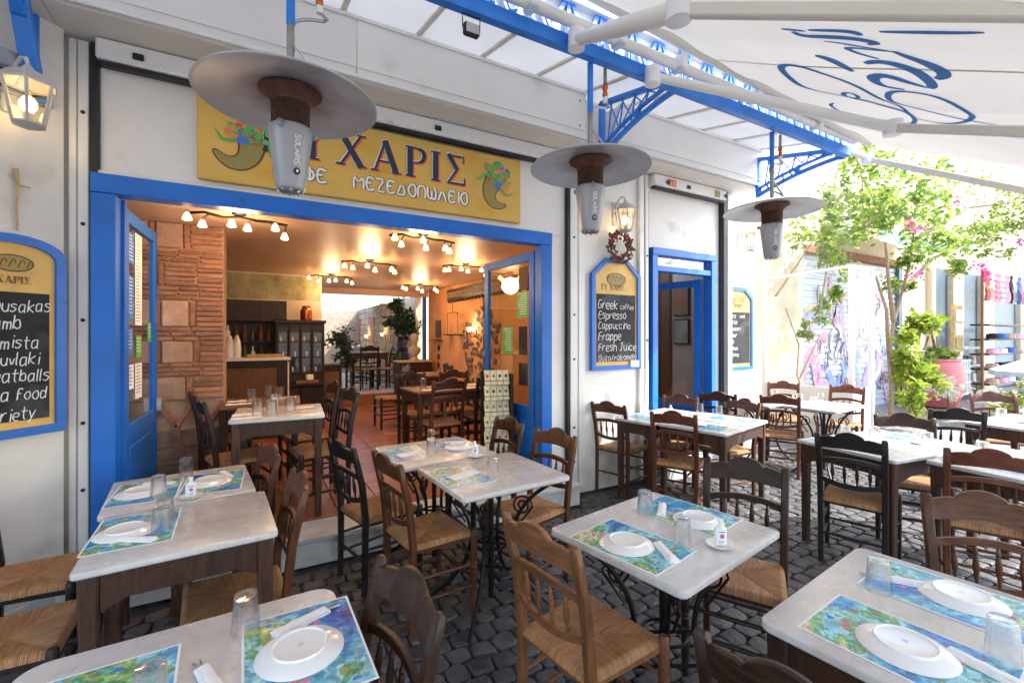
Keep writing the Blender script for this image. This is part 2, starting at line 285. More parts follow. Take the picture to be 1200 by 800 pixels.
# ---------------------------------------------------------------- mesh helpers
class MB:
    def __init__(s): s.v = []; s.f = []
    def add(s, vs, fs):
        o = len(s.v); s.v += [tuple(v) for v in vs]; s.f += [tuple(i+o for i in f) for f in fs]; return s
    def box(s, x0, x1, y0, y1, z0, z1):
        vs = [(x, y, z) for x in (x0, x1) for y in (y0, y1) for z in (z0, z1)]
        return s.add(vs, [(0, 1, 3, 2), (4, 6, 7, 5), (0, 4, 5, 1), (2, 3, 7, 6), (0, 2, 6, 4), (1, 5, 7, 3)])
    def cbox(s, x0, x1, y0, y1, z0, z1, b=.004):      # chamfered box
        if x1 < x0: x0, x1 = x1, x0
        if y1 < y0: y0, y1 = y1, y0
        if z1 < z0: z0, z1 = z1, z0
        b = min(b, (x1-x0)*.4, (y1-y0)*.4, (z1-z0)*.4)
        vs = []; ix = {}
        for i, x in enumerate((x0, x1)):
            for j, y in enumerate((y0, y1)):
                for k, z in enumerate((z0, z1)):
                    sx, sy, sz = 1-2*i, 1-2*j, 1-2*k
                    for a, q in enumerate(((x, y+sy*b, z+sz*b), (x+sx*b, y, z+sz*b), (x+sx*b, y+sy*b, z))):
                        ix[i, j, k, a] = len(vs); vs.append(q)
        g = lambda i, j, k, a: ix[i, j, k, a]
        fs = []
        for i in (0, 1): fs.append((g(i, 0, 0, 0), g(i, 1, 0, 0), g(i, 1, 1, 0), g(i, 0, 1, 0)) if i else (g(i, 0, 0, 0), g(i, 0, 1, 0), g(i, 1, 1, 0), g(i, 1, 0, 0)))
        for j in (0, 1): fs.append((g(0, j, 0, 1), g(0, j, 1, 1), g(1, j, 1, 1), g(1, j, 0, 1)) if j else (g(0, j, 0, 1), g(1, j, 0, 1), g(1, j, 1, 1), g(0, j, 1, 1)))
        for k in (0, 1): fs.append((g(0, 0, k, 2), g(1, 0, k, 2), g(1, 1, k, 2), g(0, 1, k, 2)) if k else (g(0, 0, k, 2), g(0, 1, k, 2), g(1, 1, k, 2), g(1, 0, k, 2)))
        for j in (0, 1):
            for k in (0, 1): fs.append((g(0, j, k, 1), g(1, j, k, 1), g(1, j, k, 2), g(0, j, k, 2)))
        for i in (0, 1):
            for k in (0, 1): fs.append((g(i, 0, k, 0), g(i, 1, k, 0), g(i, 1, k, 2), g(i, 0, k, 2)))
        for i in (0, 1):
            for j in (0, 1): fs.append((g(i, j, 0, 0), g(i, j, 1, 0), g(i, j, 1, 1), g(i, j, 0, 1)))
        for i in (0, 1):
            for j in (0, 1):
                for k in (0, 1): fs.append((g(i, j, k, 0), g(i, j, k, 1), g(i, j, k, 2)))
        return s.add(vs, fs)
    def tube(s, pts, r, n=8, cap=True):
        pts = [Vector(p) for p in pts]; rs = r if isinstance(r, (list, tuple)) else [r]*len(pts)
        t = (pts[1]-pts[0]).normalized(); up = Vector((0, 0, 1)) if abs(t.z) < .9 else Vector((1, 0, 0))
        nrm = (up-t*up.dot(t)).normalized(); vs = []
        for i, p in enumerate(pts):
            a = pts[max(0, i-1)]; b = pts[min(len(pts)-1, i+1)]; t = (b-a).normalized()
            nrm = (nrm-t*nrm.dot(t)).normalized(); bn = t.cross(nrm)
            for k in range(n):
                w = 2*PI*k/n; vs.append(p+(nrm*math.cos(w)+bn*math.sin(w))*rs[i])
        fs = [(i*n+k, i*n+(k+1) % n, (i+1)*n+(k+1) % n, (i+1)*n+k) for i in range(len(pts)-1) for k in range(n)]
        if cap: fs += [tuple(range(n))[::-1], tuple((len(pts)-1)*n+k for k in range(n))]
        return s.add(vs, fs)
    def sweep(s, pts, a, b, side=(0, 1, 0)):           # rectangular section: a along side, b across
        pts = [Vector(p) for p in pts]; side = Vector(side).normalized(); vs = []
        A = a if isinstance(a, (list, tuple)) else [a]*len(pts); B = b if isinstance(b, (list, tuple)) else [b]*len(pts)
        for i, p in enumerate(pts):
            t = (pts[min(len(pts)-1, i+1)]-pts[max(0, i-1)]).normalized()
            sd = (side-t*side.dot(t)).normalized(); o = t.cross(sd)
            ca, cb = A[i]/2, B[i]/2; c = min(ca, cb)*.3
            for u, w in ((ca, cb-c), (ca-c, cb), (-ca+c, cb), (-ca, cb-c), (-ca, -cb+c), (-ca+c, -cb), (ca-c, -cb), (ca, -cb+c)):
                vs.append(p+sd*u+o*w)
        n = 8
        fs = [(i*n+k, i*n+(k+1) % n, (i+1)*n+(k+1) % n, (i+1)*n+k) for i in range(len(pts)-1) for k in range(n)]
        fs += [tuple(range(n))[::-1], tuple((len(pts)-1)*n+k for k in range(n))]
        return s.add(vs, fs)
    def lathe(s, prof, n=24, c=(0, 0, 0), close=False, axis='z'):
        vs = []
        for r, z in prof:
            for k in range(n):
                w = 2*PI*k/n
                q = (r*math.cos(w), r*math.sin(w), z)
                if axis == 'x': q = (q[2], q[0], q[1])
                if axis == 'y': q = (q[0], q[2], q[1])
                vs.append((c[0]+q[0], c[1]+q[1], c[2]+q[2]))
        m = len(prof)
        fs = [(i*n+k, i*n+(k+1) % n, (i+1)*n+(k+1) % n, (i+1)*n+k) for i in range(m-1) for k in range(n)]
        if prof[0][0] > 1e-4 and close: fs.append(tuple(range(n))[::-1])
        if prof[-1][0] > 1e-4 and close: fs.append(tuple((m-1)*n+k for k in range(n)))
        return s.add(vs, fs)
    def prism(s, poly, t0, t1, axis='y'):              # polygon in the two other axes, extruded
        n = len(poly); vs = []
        for t in (t0, t1):
            for a, b in poly:
                vs.append({'y': (a, t, b), 'x': (t, a, b), 'z': (a, b, t)}[axis])
        return s.add(vs, [tuple(range(n)), tuple(range(2*n-1, n-1, -1))]+[(i, i+n, (i+1) % n+n, (i+1) % n) for i in range(n)])
    def ico(s, c, r, n=8, sq=1):
        prof = [(r*math.sin(PI*i/5)+1e-5, r*sq*-math.cos(PI*i/5)) for i in range(6)]
        return s.lathe(prof, n, c)
    def build(s, name, m, parent=None, ang=38, loc=None):
        me = bpy.data.meshes.new(name); me.from_pydata(s.v, [], s.f); me.validate(); me.update()
        if ang: me.shade_smooth(); me.set_sharp_from_angle(angle=math.radians(ang))
        o = bpy.data.objects.new(name, me); C.objects.link(o)
        me.materials.append(M[m] if isinstance(m, str) else m)
        if parent: o.parent = parent
        if loc: o.location = loc
        return o
def thing(name, label, cat, loc=(0, 0, 0), rz=0, group=None):
    o = bpy.data.objects.new(name, None); C.objects.link(o); o.empty_display_size = .1
    o.location = loc; o.rotation_euler = (0, 0, rz); o['label'] = label; o['category'] = cat
    if group: o['group'] = group
    return o
def tag(o, label, cat, group=None):
    o['label'] = label; o['category'] = cat
    if group: o['group'] = group
    return o
def struct(o): o['kind'] = 'structure'; return o
def stuff(o): o['kind'] = 'stuff'; return o
def copy_tree(o, parent=None, matmap=None):
    c = o.copy(); C.objects.link(c)
    if parent: c.parent = parent
    if matmap and c.type == 'MESH':
        nm = o.data.materials[0].name
        if nm in matmap: c.material_slots[0].link = 'OBJECT'; c.material_slots[0].material = M[matmap[nm]]
    for ch in list(o.children): copy_tree(ch, c, matmap)
    return c
D = math.radians

# ---------------------------------------------------------------- lettering
GL = {'a': "56 36 16 03 10 30 52|56 50 60", 'o': "26 04 02 20 40 52 54 46 26", 'u': "06 02 20 40 52|56 50", 's': "55 46 16 05 14 43 52 41 30 10 01",
 'k': "09 00|56 03 50", 'm': "06 00|04 26 34 30|34 56 64 60", 'b': "09 00|04 26 46 53 51 40 20 02", 'e': "03 53 55 46 16 04 02 20 50", 'i': "26 20|28 29",
 't': "29 22 30 40|06 56", 'v': "06 20 46", 'l': "09 00 10", 'f': "58 49 29 18 10|05 45", 'd': "59 50|54 36 16 03 10 30 52", 'r': "06 00|03 26 46",
 'y': "06 21|56 20 0n", 'n': "06 00|04 26 46 53 50", 'p': "06 0n|04 26 46 53 40 10 01", 'c': "55 36 16 04 02 10 30 51", 'z': "06 56 00 50",
 'h': "09 00|04 26 46 53 50", 'w': "06 10 35 50 66", 'g': "56 36 16 03 20 40 52|56 5m 4n 1n", 'j': "36 3m 2n 0n|38 39",
 'G': "58 39 19 06 02 10 40 52 54 34", 'E': "59 09 00 50|05 45", 'C': "58 39 19 06 02 10 30 51", 'F': "59 09 00|05 45", 'J': "19 59|39 32 20 10 01",
 'O': "29 06 03 20 40 53 56 49 29", 'S': "58 49 19 07 15 44 52 40 10 01", 'M': "00 09 34 69 60", 'L': "09 00 50", 'V': "09 20 49", 'B': "00 09 39 47 35 05|35 53 40 00",
 'K': "09 00|59 04|14 50", 'A': "00 39 60|13 53", 'Φ': "30 39|27 05 03 21 41 53 55 47 27", 'Є': "58 39 19 05 04 10 30 51|05 35", 'Z': "09 59 00 50", 'Δ': "00 39 60 00",
 'Π': "00 09 59 50", 'Ω': "09 06 02 20 31 36|31 50 62 66 59", 'Λ': "00 39 60", 'I': "10 19", 'H': "09 00|59 50|05 55", 'N': "00 09 50 59", 'R': "00 09 39 57 55 44 04|34 50",
 'T': "09 69|39 30", 'P': "00 09 39 57 55 44 04", 'U': "09 02 20 40 52 59", 'W': "09 10 35 50 69", '/': "00 59", 'D': "00 09 29 56 53 20 00", ' ': "", '-': "14 44", '.': "20 21"}
YV = {'n': -3, 'm': -2}
def glyph(ch):
    out = []
    for st in GL.get(ch, '').split('|'):
        p = [(int(q[0]), YV.get(q[1]) if q[1] in YV else int(q[1])) for q in st.split()]
        if len(p) > 1: out.append(p)
    return out
def smooth(p, it=1):
    for _ in range(it):
        q = [p[0]]
        for a, b in zip(p, p[1:]):
            q += [(a[0]*.75+b[0]*.25, a[1]*.75+b[1]*.25), (a[0]*.25+b[0]*.75, a[1]*.25+b[1]*.75)]
        q.append(p[-1]); p = q
    return p
def ribbon(mb, pts, w, y, sx=1):
    """flat ribbon in the xz plane facing -y"""
    n = len(pts); ws = w if isinstance(w, (list, tuple)) else [w]*n; vs = []
    for i, (x, z) in enumerate(pts):
        a = pts[max(0, i-1)]; b = pts[min(n-1, i+1)]; dx, dz = b[0]-a[0], b[1]-a[1]; l = math.hypot(dx, dz) or 1
        nx, nz = -dz/l, dx/l; vs += [(x+nx*ws[i]/2, y, z+nz*ws[i]/2), (x-nx*ws[i]/2, y, z-nz*ws[i]/2)]
    mb.add(vs, [(2*i, 2*i+1, 2*i+3, 2*i+2) for i in range(n-1)])
def write(mb, text, x, z, h, w, y, wob=0.0, slant=0.0, gap=2.0, rng=R, sx=1.0, sharp=False):
    """stroke lettering; h = cap height; returns the end x"""
    u = h/9; k = 0
    for ch in text:
        g = glyph(ch); adv = (max([p[0] for s in g for p in s]) if g else 3)+gap
        dz = rng.uniform(-wob, wob)*h; sc = 1+rng.uniform(-wob, wob)
        for s in g:
            pts = [((px*u*sx*sc+slant*py*u)+x, py*u*sc+z+dz) for px, py in (s if sharp else smooth(s))]
            ribbon(mb, pts, w, y-.00015*k); k += 1
        x += adv*u*sx
    return x
def serif(mb, text, x, z, h, y, thick=.17, gap=.16, sx=1.0):
    """roman capitals with thick and thin strokes; h = height"""
    k = [0]
    def ln(x0, z0, x1, z1, w): ribbon(mb, [(x+x0*h*sx, z+z0*h), (x+x1*h*sx, z+z1*h)], w*h, y-.0002*k[0]); k[0] += 1
    T, t = thick, thick*.38
    def sf(cx, cz, w=.15): ln(cx-w, cz, cx+w, cz, .055)
    for ch in text:
        if ch == ' ': x += .38*h; continue
        if ch == 'E':
            ln(.14, 0, .14, 1, T); ln(.02, .03, .6, .03, .06); ln(.02, .97, .58, .97, .06); ln(.14, .52, .46, .52, .055); ln(.6, 0, .6, .24, .05); ln(.57, 1, .57, .78, .05); ln(.46, .4, .46, .64, .045); w = .62
        if ch == 'Y': ln(.1, 1, .38, .46, T*.8); ln(.66, 1, .4, .46, t); ln(.38, .5, .38, 0, T); sf(.1, .97); sf(.66, .97, .11); sf(.38, .03, .17); w = .76
        if ch == 'X': ln(.1, 1, .66, 0, T); ln(.66, 1, .1, 0, t); sf(.1, .97, .13); sf(.66, .97, .12); sf(.1, .03, .12); sf(.66, .03, .13); w = .78
        if ch == 'A': ln(.08, 0, .38, 1, t); ln(.36, 1, .7, 0, T); ln(.18, .33, .6, .33, .06); sf(.08, .03, .11); sf(.7, .03, .14); w = .8
        if ch == 'P':
            ln(.14, 0, .14, 1, T); sf(.14, .03, .15); ln(0, .97, .3, .97, .06)
            pts = [(.28, .97), (.45, .95), (.56, .86), (.58, .73), (.53, .58), (.42, .5), (.22, .47)]
            ribbon(mb, [(x+a*h*sx, z+b*h) for a, b in smooth(pts)], [h*q for q in [.05]*2+[.08, .11, .13, .14, .14, .14, .13, .1, .08]+[.05]*3][:len(smooth(pts))], y-.0002*k[0]); k[0] += 1; w = .62
        if ch == 'I': ln(.14, 0, .14, 1, T); sf(.14, .03); sf(.14, .97); w = .28
        if ch == 'S':
            ln(.08, .97, .62, .97, .06); ln(.08, .03, .64, .03, .07); ln(.1, 1, .4, .5, T*.85); ln(.4, .52, .08, .0, t); ln(.6, 1, .6, .76, .05); ln(.64, 0, .64, .25, .055); w = .68
        x += (w*sx+gap)*h
    return x
def disc(mb, cx, cz, r, y, n=12, e=1.0):
    mb.add([(cx+r*math.cos(2*PI*i/n), y, cz+r*e*math.sin(2*PI*i/n)) for i in range(n)], [tuple(range(n))])

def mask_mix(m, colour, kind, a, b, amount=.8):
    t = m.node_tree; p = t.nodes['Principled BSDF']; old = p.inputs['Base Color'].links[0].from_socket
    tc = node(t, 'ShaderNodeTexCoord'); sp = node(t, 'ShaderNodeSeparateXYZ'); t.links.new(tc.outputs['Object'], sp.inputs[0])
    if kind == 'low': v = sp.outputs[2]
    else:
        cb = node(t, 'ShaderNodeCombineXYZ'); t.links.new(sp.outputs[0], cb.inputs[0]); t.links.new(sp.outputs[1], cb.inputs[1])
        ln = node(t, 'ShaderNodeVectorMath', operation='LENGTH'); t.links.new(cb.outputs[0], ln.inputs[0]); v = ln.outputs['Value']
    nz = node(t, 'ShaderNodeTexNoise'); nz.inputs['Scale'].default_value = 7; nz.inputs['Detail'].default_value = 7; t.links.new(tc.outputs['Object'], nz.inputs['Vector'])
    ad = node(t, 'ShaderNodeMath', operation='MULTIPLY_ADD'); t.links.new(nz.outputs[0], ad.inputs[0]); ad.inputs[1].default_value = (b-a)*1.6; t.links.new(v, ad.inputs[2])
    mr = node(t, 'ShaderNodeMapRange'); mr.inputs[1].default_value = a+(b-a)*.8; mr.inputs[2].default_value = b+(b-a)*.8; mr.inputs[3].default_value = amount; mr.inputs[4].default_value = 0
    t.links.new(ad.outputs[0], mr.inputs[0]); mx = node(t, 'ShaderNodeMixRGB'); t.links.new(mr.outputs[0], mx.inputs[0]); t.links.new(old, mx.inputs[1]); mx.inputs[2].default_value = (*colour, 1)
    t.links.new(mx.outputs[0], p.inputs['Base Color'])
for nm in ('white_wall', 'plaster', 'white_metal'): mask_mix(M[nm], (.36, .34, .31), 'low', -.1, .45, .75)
mask_mix(M['hood_metal'], (.16, .09, .06), 'round', .1, .26, .75)
# ================================================================ GROUND
b = MB(); b.add([(-60, -60, -.03), (90, -60, -.03), (90, 60, -.03), (-60, 60, -.03)], [(0, 1, 2, 3)])
ground = struct(b.build('ground', 'ground_stones', ang=0))
b = MB(); b.add([(-3.4, -2.2, -.024), (8.6, -2.2, -.024), (8.6, 3.6, -.024), (-3.4, 3.6, -.024)], [(0, 1, 2, 3)])
pav = struct(b.build('pavement', 'joint', ang=0))
rg = random.Random(3)
def V_(k, j):
    q = random.Random(k*7919+j*104729); return (-3.4+k*.061+q.uniform(-.012, .012), -2.15+j*.112+q.uniform(-.013, .013)+.015*math.sin(k*.13))
def cobble_mb(mb, i, j, rng):
    k = 2*i+(j % 2); P6 = [V_(k, j), V_(k+1, j), V_(k+2, j), V_(k+2, j+1), V_(k+1, j+1), V_(k, j+1)]
    cx, cy = sum(p[0] for p in P6)/6, sum(p[1] for p in P6)/6
    q = []
    for a, c in zip(P6, P6[1:]+P6[:1]): q += [(a[0]*.8+c[0]*.2, a[1]*.8+c[1]*.2), (a[0]*.2+c[0]*.8, a[1]*.2+c[1]*.8)]
    h = rng.uniform(-.004, .004); tx, ty = rng.uniform(-.04, .04), rng.uniform(-.04, .04); n = len(q); vs = []
    for f, z in ((.94, -.024), (.93, h-.009), (.87, h-.002), (.6, h+.0012)):
        for x, y in q: vs.append((cx+(x-cx)*f, cy+(y-cy)*f, z+((x-cx)*tx+(y-cy)*ty if z > -.02 else 0)))
    mb.add(vs, [(a*n+k_, a*n+(k_+1) % n, (a+1)*n+(k_+1) % n, (a+1)*n+k_) for a in range(3) for k_ in range(n)]+[tuple(3*n+k_ for k_ in range(n))])
    return cx, cy
far = MB(); cnt = 0
for j in range(50):
    for i in range(97):
        one = MB(); cx, cy = cobble_mb(one, i, j, rg)
        if (cy > 3.24 and -.97 < cx < 2.64) or cy > 3.5: continue
        if .35 < cx < 2.6 and 1.35 < cy < 3.25 and cnt < 298: one.build('cobble', 'cobble', pav, ang=50); cnt += 1
        else: far.add(one.v, one.f)
stuff(far.build('cobbles', 'cobble', pav, ang=50))

# ================================================================ RESTAURANT FRONT
bld = thing('restaurant_building', 'white restaurant front with a blue framed wide doorway and white trim', 'building')
def wp(x0, x1, z0, z1, m='white_wall', y0=3.57, y1=3.8, name='wall_panel'):
    return MB().cbox(x0, x1, y0, y1, z0, z1, .003).build(name, m, bld)
wp(-.80, 2.60, 2.502, 3.9); wp(2.415, 2.60, 0, 2.500); wp(2.83, 3.55, 0, 3.9); wp(3.70, 4.90, 2.502, 3.9)
wp(4.765, 4.90, 0, 2.5); wp(4.985, 5.62, 0, 3.9); wp(-.94, -.835, 0, 3.9); wp(2.602, 2.828, 0, 3.9, y0=3.575); wp(3.552, 3.698, 0, 3.9, y0=3.575); wp(4.902, 4.983, 0, 3.9, y0=3.575)
MB().box(5.40, 5.615, 3.802, 4.6, 0, 3.9).build('return_wall', 'plaster', bld)
def trim(x0, x1, m='white_metal', z0=.02, z1=3.27, y0=3.54, name='trim_rail', screws=()):
    t = MB().cbox(x0, x1, y0, 3.572, z0, z1, .005).build(name, m, bld)
    for z in screws:
        MB().lathe([(.011, 0), (.011, -.004), (.006, -.006), (.0001, -.006)], 10, ((x0+x1)/2, y0, z), axis='y').build('screw_cap', 'black_rubber', t)
    return t
SC = (.55, 1.05, 1.75, 2.35, 2.9)
trim(-.935, -.90); trim(-.895, -.845, screws=(.65, 1.04, 1.64, 2.2, 2.85)); trim(-.84, -.805, 'black_rubber', y0=3.53, name='guide_rail')
trim(2.605, 2.645, 'black_rubber', y0=3.53, z0=.2, name='guide_rail'); trim(2.65, 2.74, screws=(.33, .66, 1.32, 1.75, 2.5)); trim(2.75, 2.822)
trim(3.555, 3.62, y0=3.53); trim(3.63, 3.675, y0=3.52, screws=(.62, 1.5, 2.4)); trim(3.68, 3.70, 'black_rubber', z1=3.1, name='guide_rail')
trim(4.90, 4.975, 'black_rubber', y0=3.50, name='guide_rail'); trim(4.98, 5.06, y0=3.5, screws=(.7, 1.3, 2.2))
# roller screen cassettes with black bottom bar
for x0, x1 in ((-.80, 2.60), (3.70, 4.90)):
    c = MB().cbox(x0, x1, 3.46, 3.568, 3.155, 3.275, .01).build('screen_cassette', 'white_metal', bld)
    MB().cbox(x0+.01, x1-.01, 3.475, 3.53, 3.125, 3.152, .005).build('bottom_bar', 'black_rubber', c)
    for xx in (x0+.17, (x0+x1)/2+.35 if x1 < 3 else x0+.5, x1-.05):
        MB().cbox(xx, xx+.055, 3.445, 3.459, 3.185, 3.225, .006).build('clip', 'black_rubber', c)
    s = MB().cbox(x0+.5 if x1 < 3 else x0+.2, x0+.66 if x1 < 3 else x0+.33, 3.455, 3.4595, 3.175, 3.245, .001).build('warning_sticker', 'red_print', c)
    sb = MB()
    xs = (x0+.5 if x1 < 3 else x0+.2)
    sb.add([(xs+.012, 3.453, 3.183), (xs+.062, 3.453, 3.183), (xs+.037, 3.453, 3.233)], [(0, 1, 2)])
    sb.build('warning_triangle', 'yellow_sign', s, ang=0)
    sb = MB(); [ribbon(sb, [(xs+.07, 3.225-q*.013), (xs+.145-.02*(q % 2), 3.225-q*.013)], .004, 3.4535) for q in range(4)]; sb.build('small_print', 'sign_white', s, ang=0)
    MB().cbox(x1-.22, x1-.13, 3.455, 3.4595, 3.17, 3.245, .001).build('yellow_sticker', 'ochre_print', c)
# blue door frame
def frame(x0, x1, zt, w, y0, y1, tr=None, zb=.2, sill=None):
    f = MB().cbox(x0, x0+w, y0, y1, zb, zt-w).build('door_jamb', 'blue_paint', bld)
    MB().cbox(x1-w, x1, y0, y1, zb, zt-w).build('door_jamb', 'blue_paint', bld)
    MB().cbox(x0, x1, y0-.004, y1, zt-w+.002, zt).build('door_head', 'blue_paint', bld)
    MB().cbox(x0+.03, x0+w+.02, y1+.002, y1+.05, zb, zt-w).build('door_stop', 'blue_paint', bld)
frame(-.83, 2.41, 2.50, .115, 3.50, 3.62)
MB().cbox(-.845, 2.43, 3.545, 3.565, 2.503, 2.53).build('head_moulding', 'white_metal', bld)
MB().cbox(2.412, 2.44, 3.545, 3.568, .2, 2.50).build('head_moulding', 'white_metal', bld)
frame(3.715, 4.76, 2.5, .08, 3.50, 3.62)
MB().cbox(3.797, 4.678, 3.51, 3.61, 2.25, 2.31).build('transom_bar', 'blue_paint', bld)
MB().box(3.797, 4.678, 3.56, 3.566, 2.311, 2.42).build('transom_pane', 'pane_glass', bld)
MB().box(3.72, 3.80, 3.621, 3.8, .2, 2.25).build('reveal', 'wood_panel', bld)
sb = MB(); write(sb, 'HAPIS', 3.97, 2.335, .05, .008, 3.555, slant=.1); sb.build('transom_lettering', 'chalk', bld, ang=0)
# door leaves
def leaf(hx, hy, w, ang, zt, zb, zp, side, papers):
    l = bpy.data.objects.new('door_leaf', None); C.objects.link(l); l.parent = bld; l.location = (hx, hy, 0); l.rotation_euler = (0, 0, ang)
    st = .085
    MB().cbox(0, st, -.02, .02, zb, zt).build('stile', 'blue_paint', l); MB().cbox(w-st, w, -.02, .02, zb, zt).build('stile', 'blue_paint', l)
    MB().cbox(st, w-st, -.018, .018, zt-st, zt-.002).build('top_rail', 'blue_paint', l)
    MB().cbox(st, w-st, -.018, .018, zp-.09, zp).build('lock_rail', 'blue_paint', l)
    MB().cbox(st, w-st, -.018, .018, zb+.002, zb+.11).build('bottom_rail', 'blue_paint', l)
    MB().cbox(st, w-st, -.008, .008, zb+.111, zp-.092, .003).build('door_panel', 'blue_paint', l)
    MB().cbox(st+.05, w-st-.05, -.014, .014, zb+.17, zp-.15, .005).build('raised_panel', 'blue_paint', l)
    MB().box(st, w-st, -.003, .003, zp+.002, zt-st-.002).build('glass_pane', 'pane_glass', l)
    MB().cbox(w-.06, w-.045, -.06, -.021, zp-.02, zp+.09).build('handle', 'steel', l)
    for (u, z, pw, ph, m) in papers:
        q = MB().box(u, u+pw, side*.006, side*.008, z, z+ph).build('notice', m, l)
        if m in ('paper', 'card') or 'print' in m:
            t = MB()
            for k in range(int(ph/.022)-1):
                a = sorted((u+.1*pw, u+pw*R.uniform(.6, .9))); ribbon(t, [(a[0], z+ph-.02-k*.022), (a[1], z+ph-.02-k*.022)], .005, side*.0085)
            t.build('notice_print', 'navy' if m == 'paper' else 'sign_white', q, ang=0)
    return l
leaf(-.715, 3.63, .86, D(88), 2.35, .23, .98, -1, [(.12, 2.02, .13, .2, 'blue_print'), (.28, 1.62, .17, .62, 'paper'), (.11, 1.66, .13, .28, 'blue_print'), (.12, 1.43, .1, .17, 'blue_print'), (.30, 1.4, .14, .15, 'green_print'), (.28, 1.12, .17, .24, 'paper'), (.12, 1.2, .12, .16, 'paper'), (.62, 1.5, .1, .15, 'green_print')])
leaf(2.31, 3.63, .98, D(92.5), 2.35, .23, .87, 1, [(.12, 1.72, .2, .26, 'green_print'), (.13, 1.36, .15, .28, 'slate'), (.12, 1.06, .16, .22, 'slate'), (.12, 2.0, .16, .22, 'brown_ink'), (.4, 1.36, .2, .28, 'green_print')])
leaf(4.66, 3.63, .9, D(104), 2.22, .23, .75, 1, [])
# step
st = thing('doorstep', 'grey marble step in front of the wide doorway', 'step')
for k, (a, c) in enumerate(((-.93, .22), (.222, 1.35), (1.352, 2.60))):
    MB().cbox(a, c, 3.30, 3.62, .165, .2, .006).build('tread_slab', 'step_marble', st)
    MB().cbox(a, c, 3.33, 3.62, 0, .163, .004).build('riser_slab', 'step_marble', st)
MB().cbox(3.72, 4.75, 3.38, 3.62, 0, .2, .006).build('tread_slab', 'step_marble', st)
# angled left wall
MB().box(-1.15, -.9405, 3.58, 3.8, 0, 3.9).build('corner_filler', 'plaster', bld)
MB().box(-.835, -.801, 3.60, 3.8, 2.5, 3.9).build('corner_filler', 'plaster', bld)
WA = Vector((-.94, 3.50, 0)); wd = Vector((-.73, -.683, 0)).normalized(); lw = thing('side_wall', 'pale plaster wall at the far left that carries the lantern and menu board', 'wall', WA, math.atan2(-wd.y, -wd.x))
MB().cbox(-1.9, 0, 0, .2, 0, 3.9, .004).build('plaster_face', 'plaster', lw)
MB().cbox(-1.9, 0, -.012, -.001, 0, .12, .003).build('skirting', 'step_marble', lw)
mb = MB().cbox(-.36, -.17, -.03, -.001, 2.93, 3.02, .006); o = mb.build('junction_box', 'grey_paint', lw); MB().cbox(-.44, -.10, -.05, -.001, 2.82, 2.91, .006).build('junction_box', 'black_rubber', lw); MB().cbox(-.41, -.07, -.045, -.001, 2.795, 2.815, .003).build('tray', 'galvanised', lw)

# ================================================================ FRONT CANOPY (fascia, clear roof, blue beam)
can = thing('front_canopy', 'white boxed fascia with translucent roof and blue lattice beam above the tables', 'canopy')
for x0, x1 in ((-2.6, -.965), (-.96, .6), (.605, 2.57), (2.95, 5.17)):
    MB().cbox(x0, x1, 3.20, 3.225, 3.30, 3.70, .005).build('fascia_panel', 'fascia', can)
    MB().cbox(x0, x1, 3.225, 3.70, 3.282, 3.30, .003).build('soffit_panel', 'soffit', can)
for x0, x1 in ((-2.6, 2.57), (2.95, 5.17)):
    MB().cbox(x0, x1, 3.185, 3.199, 3.29, 3.315, .004).build('edge_bead', 'white_metal', can)
    MB().cbox(x0, x1, 3.185, 3.199, 3.685, 3.712, .004).build('edge_bead', 'white_metal', can)
    MB().cbox(x0, x1, 3.19, 3.199, 3.36, 3.366, .002).build('edge_bead', 'white_metal', can)
MB().cbox(2.57, 2.95, 3.42, 3.568, 3.283, 3.9, .004).build('pier_cladding', 'white_wall', can)
for x in (2.548, 2.955, 5.15): MB().cbox(x, x+.02, 3.226, 3.56, 3.303, 3.69, .003).build('end_cap', 'fascia', can)
for x in (2.5, 5.1):
    for z in (3.4, 3.62): MB().lathe([(.012, 0), (.012, -.004), (.0001, -.006)], 8, (x, 3.2, z), axis='y').build('bolt', 'steel', can)
zr = lambda y: 3.74-(3.2-y)*.22
xs = [-2.6+i*.52 for i in range(16)]
for a, c in zip(xs, xs[1:]):
    b = MB(); b.add([(a+.015, 3.6, zr(3.6)), (c-.015, 3.6, zr(3.6)), (c-.015, 2.28, zr(2.28)), (a+.015, 2.28, zr(2.28)), (a+.015, 3.6, zr(3.6)+.012), (c-.015, 3.6, zr(3.6)+.012), (c-.015, 2.28, zr(2.28)+.012), (a+.015, 2.28, zr(2.28)+.012)], [(0, 1, 2, 3), (7, 6, 5, 4), (0, 4, 5, 1), (3, 2, 6, 7), (0, 3, 7, 4), (1, 5, 6, 2)])
    b.build('roof_panel', 'roof_sheet', can, ang=0)
for x in xs: MB().sweep([(x, 3.6, zr(3.6)-.006), (x, 2.28, zr(2.28)-.006)], .035, .022, (1, 0, 0)).build('glazing_bar', 'cream_metal', can)
BY = 2.25
MB().cbox(-2.8, 5.03, BY-.03, BY+.03, 3.285, 3.37, .004).build('bottom_chord', 'blue_beam', can)
MB().cbox(-2.8, 5.03, BY-.03, BY+.03, 3.58, 3.62, .004).build('top_chord', 'white_metal', can)
MB().cbox(-2.8, 5.03, BY+.02, BY+.03, 3.372, 3.578, .003).build('backing_board', 'white_metal', can)
x = -2.75; k = 0
while x < 4.95:
    MB().sweep([(x, BY, 3.37), (x, BY, 3.58)], .03, .012, (1, 0, 0)).build('lattice_post', 'blue_beam', can)
    MB().sweep([(x+.03, BY, 3.577), (x+.13, BY, 3.38)], .03, .012, (1, 0, 0)).build('lattice_brace', 'blue_beam', can)
    MB().sweep([(x+.13, BY+.001, 3.38), (x+.23, BY+.001, 3.577)], .03, .012, (1, 0, 0)).build('lattice_brace', 'blue_beam', can)
    x += .26; k += 1
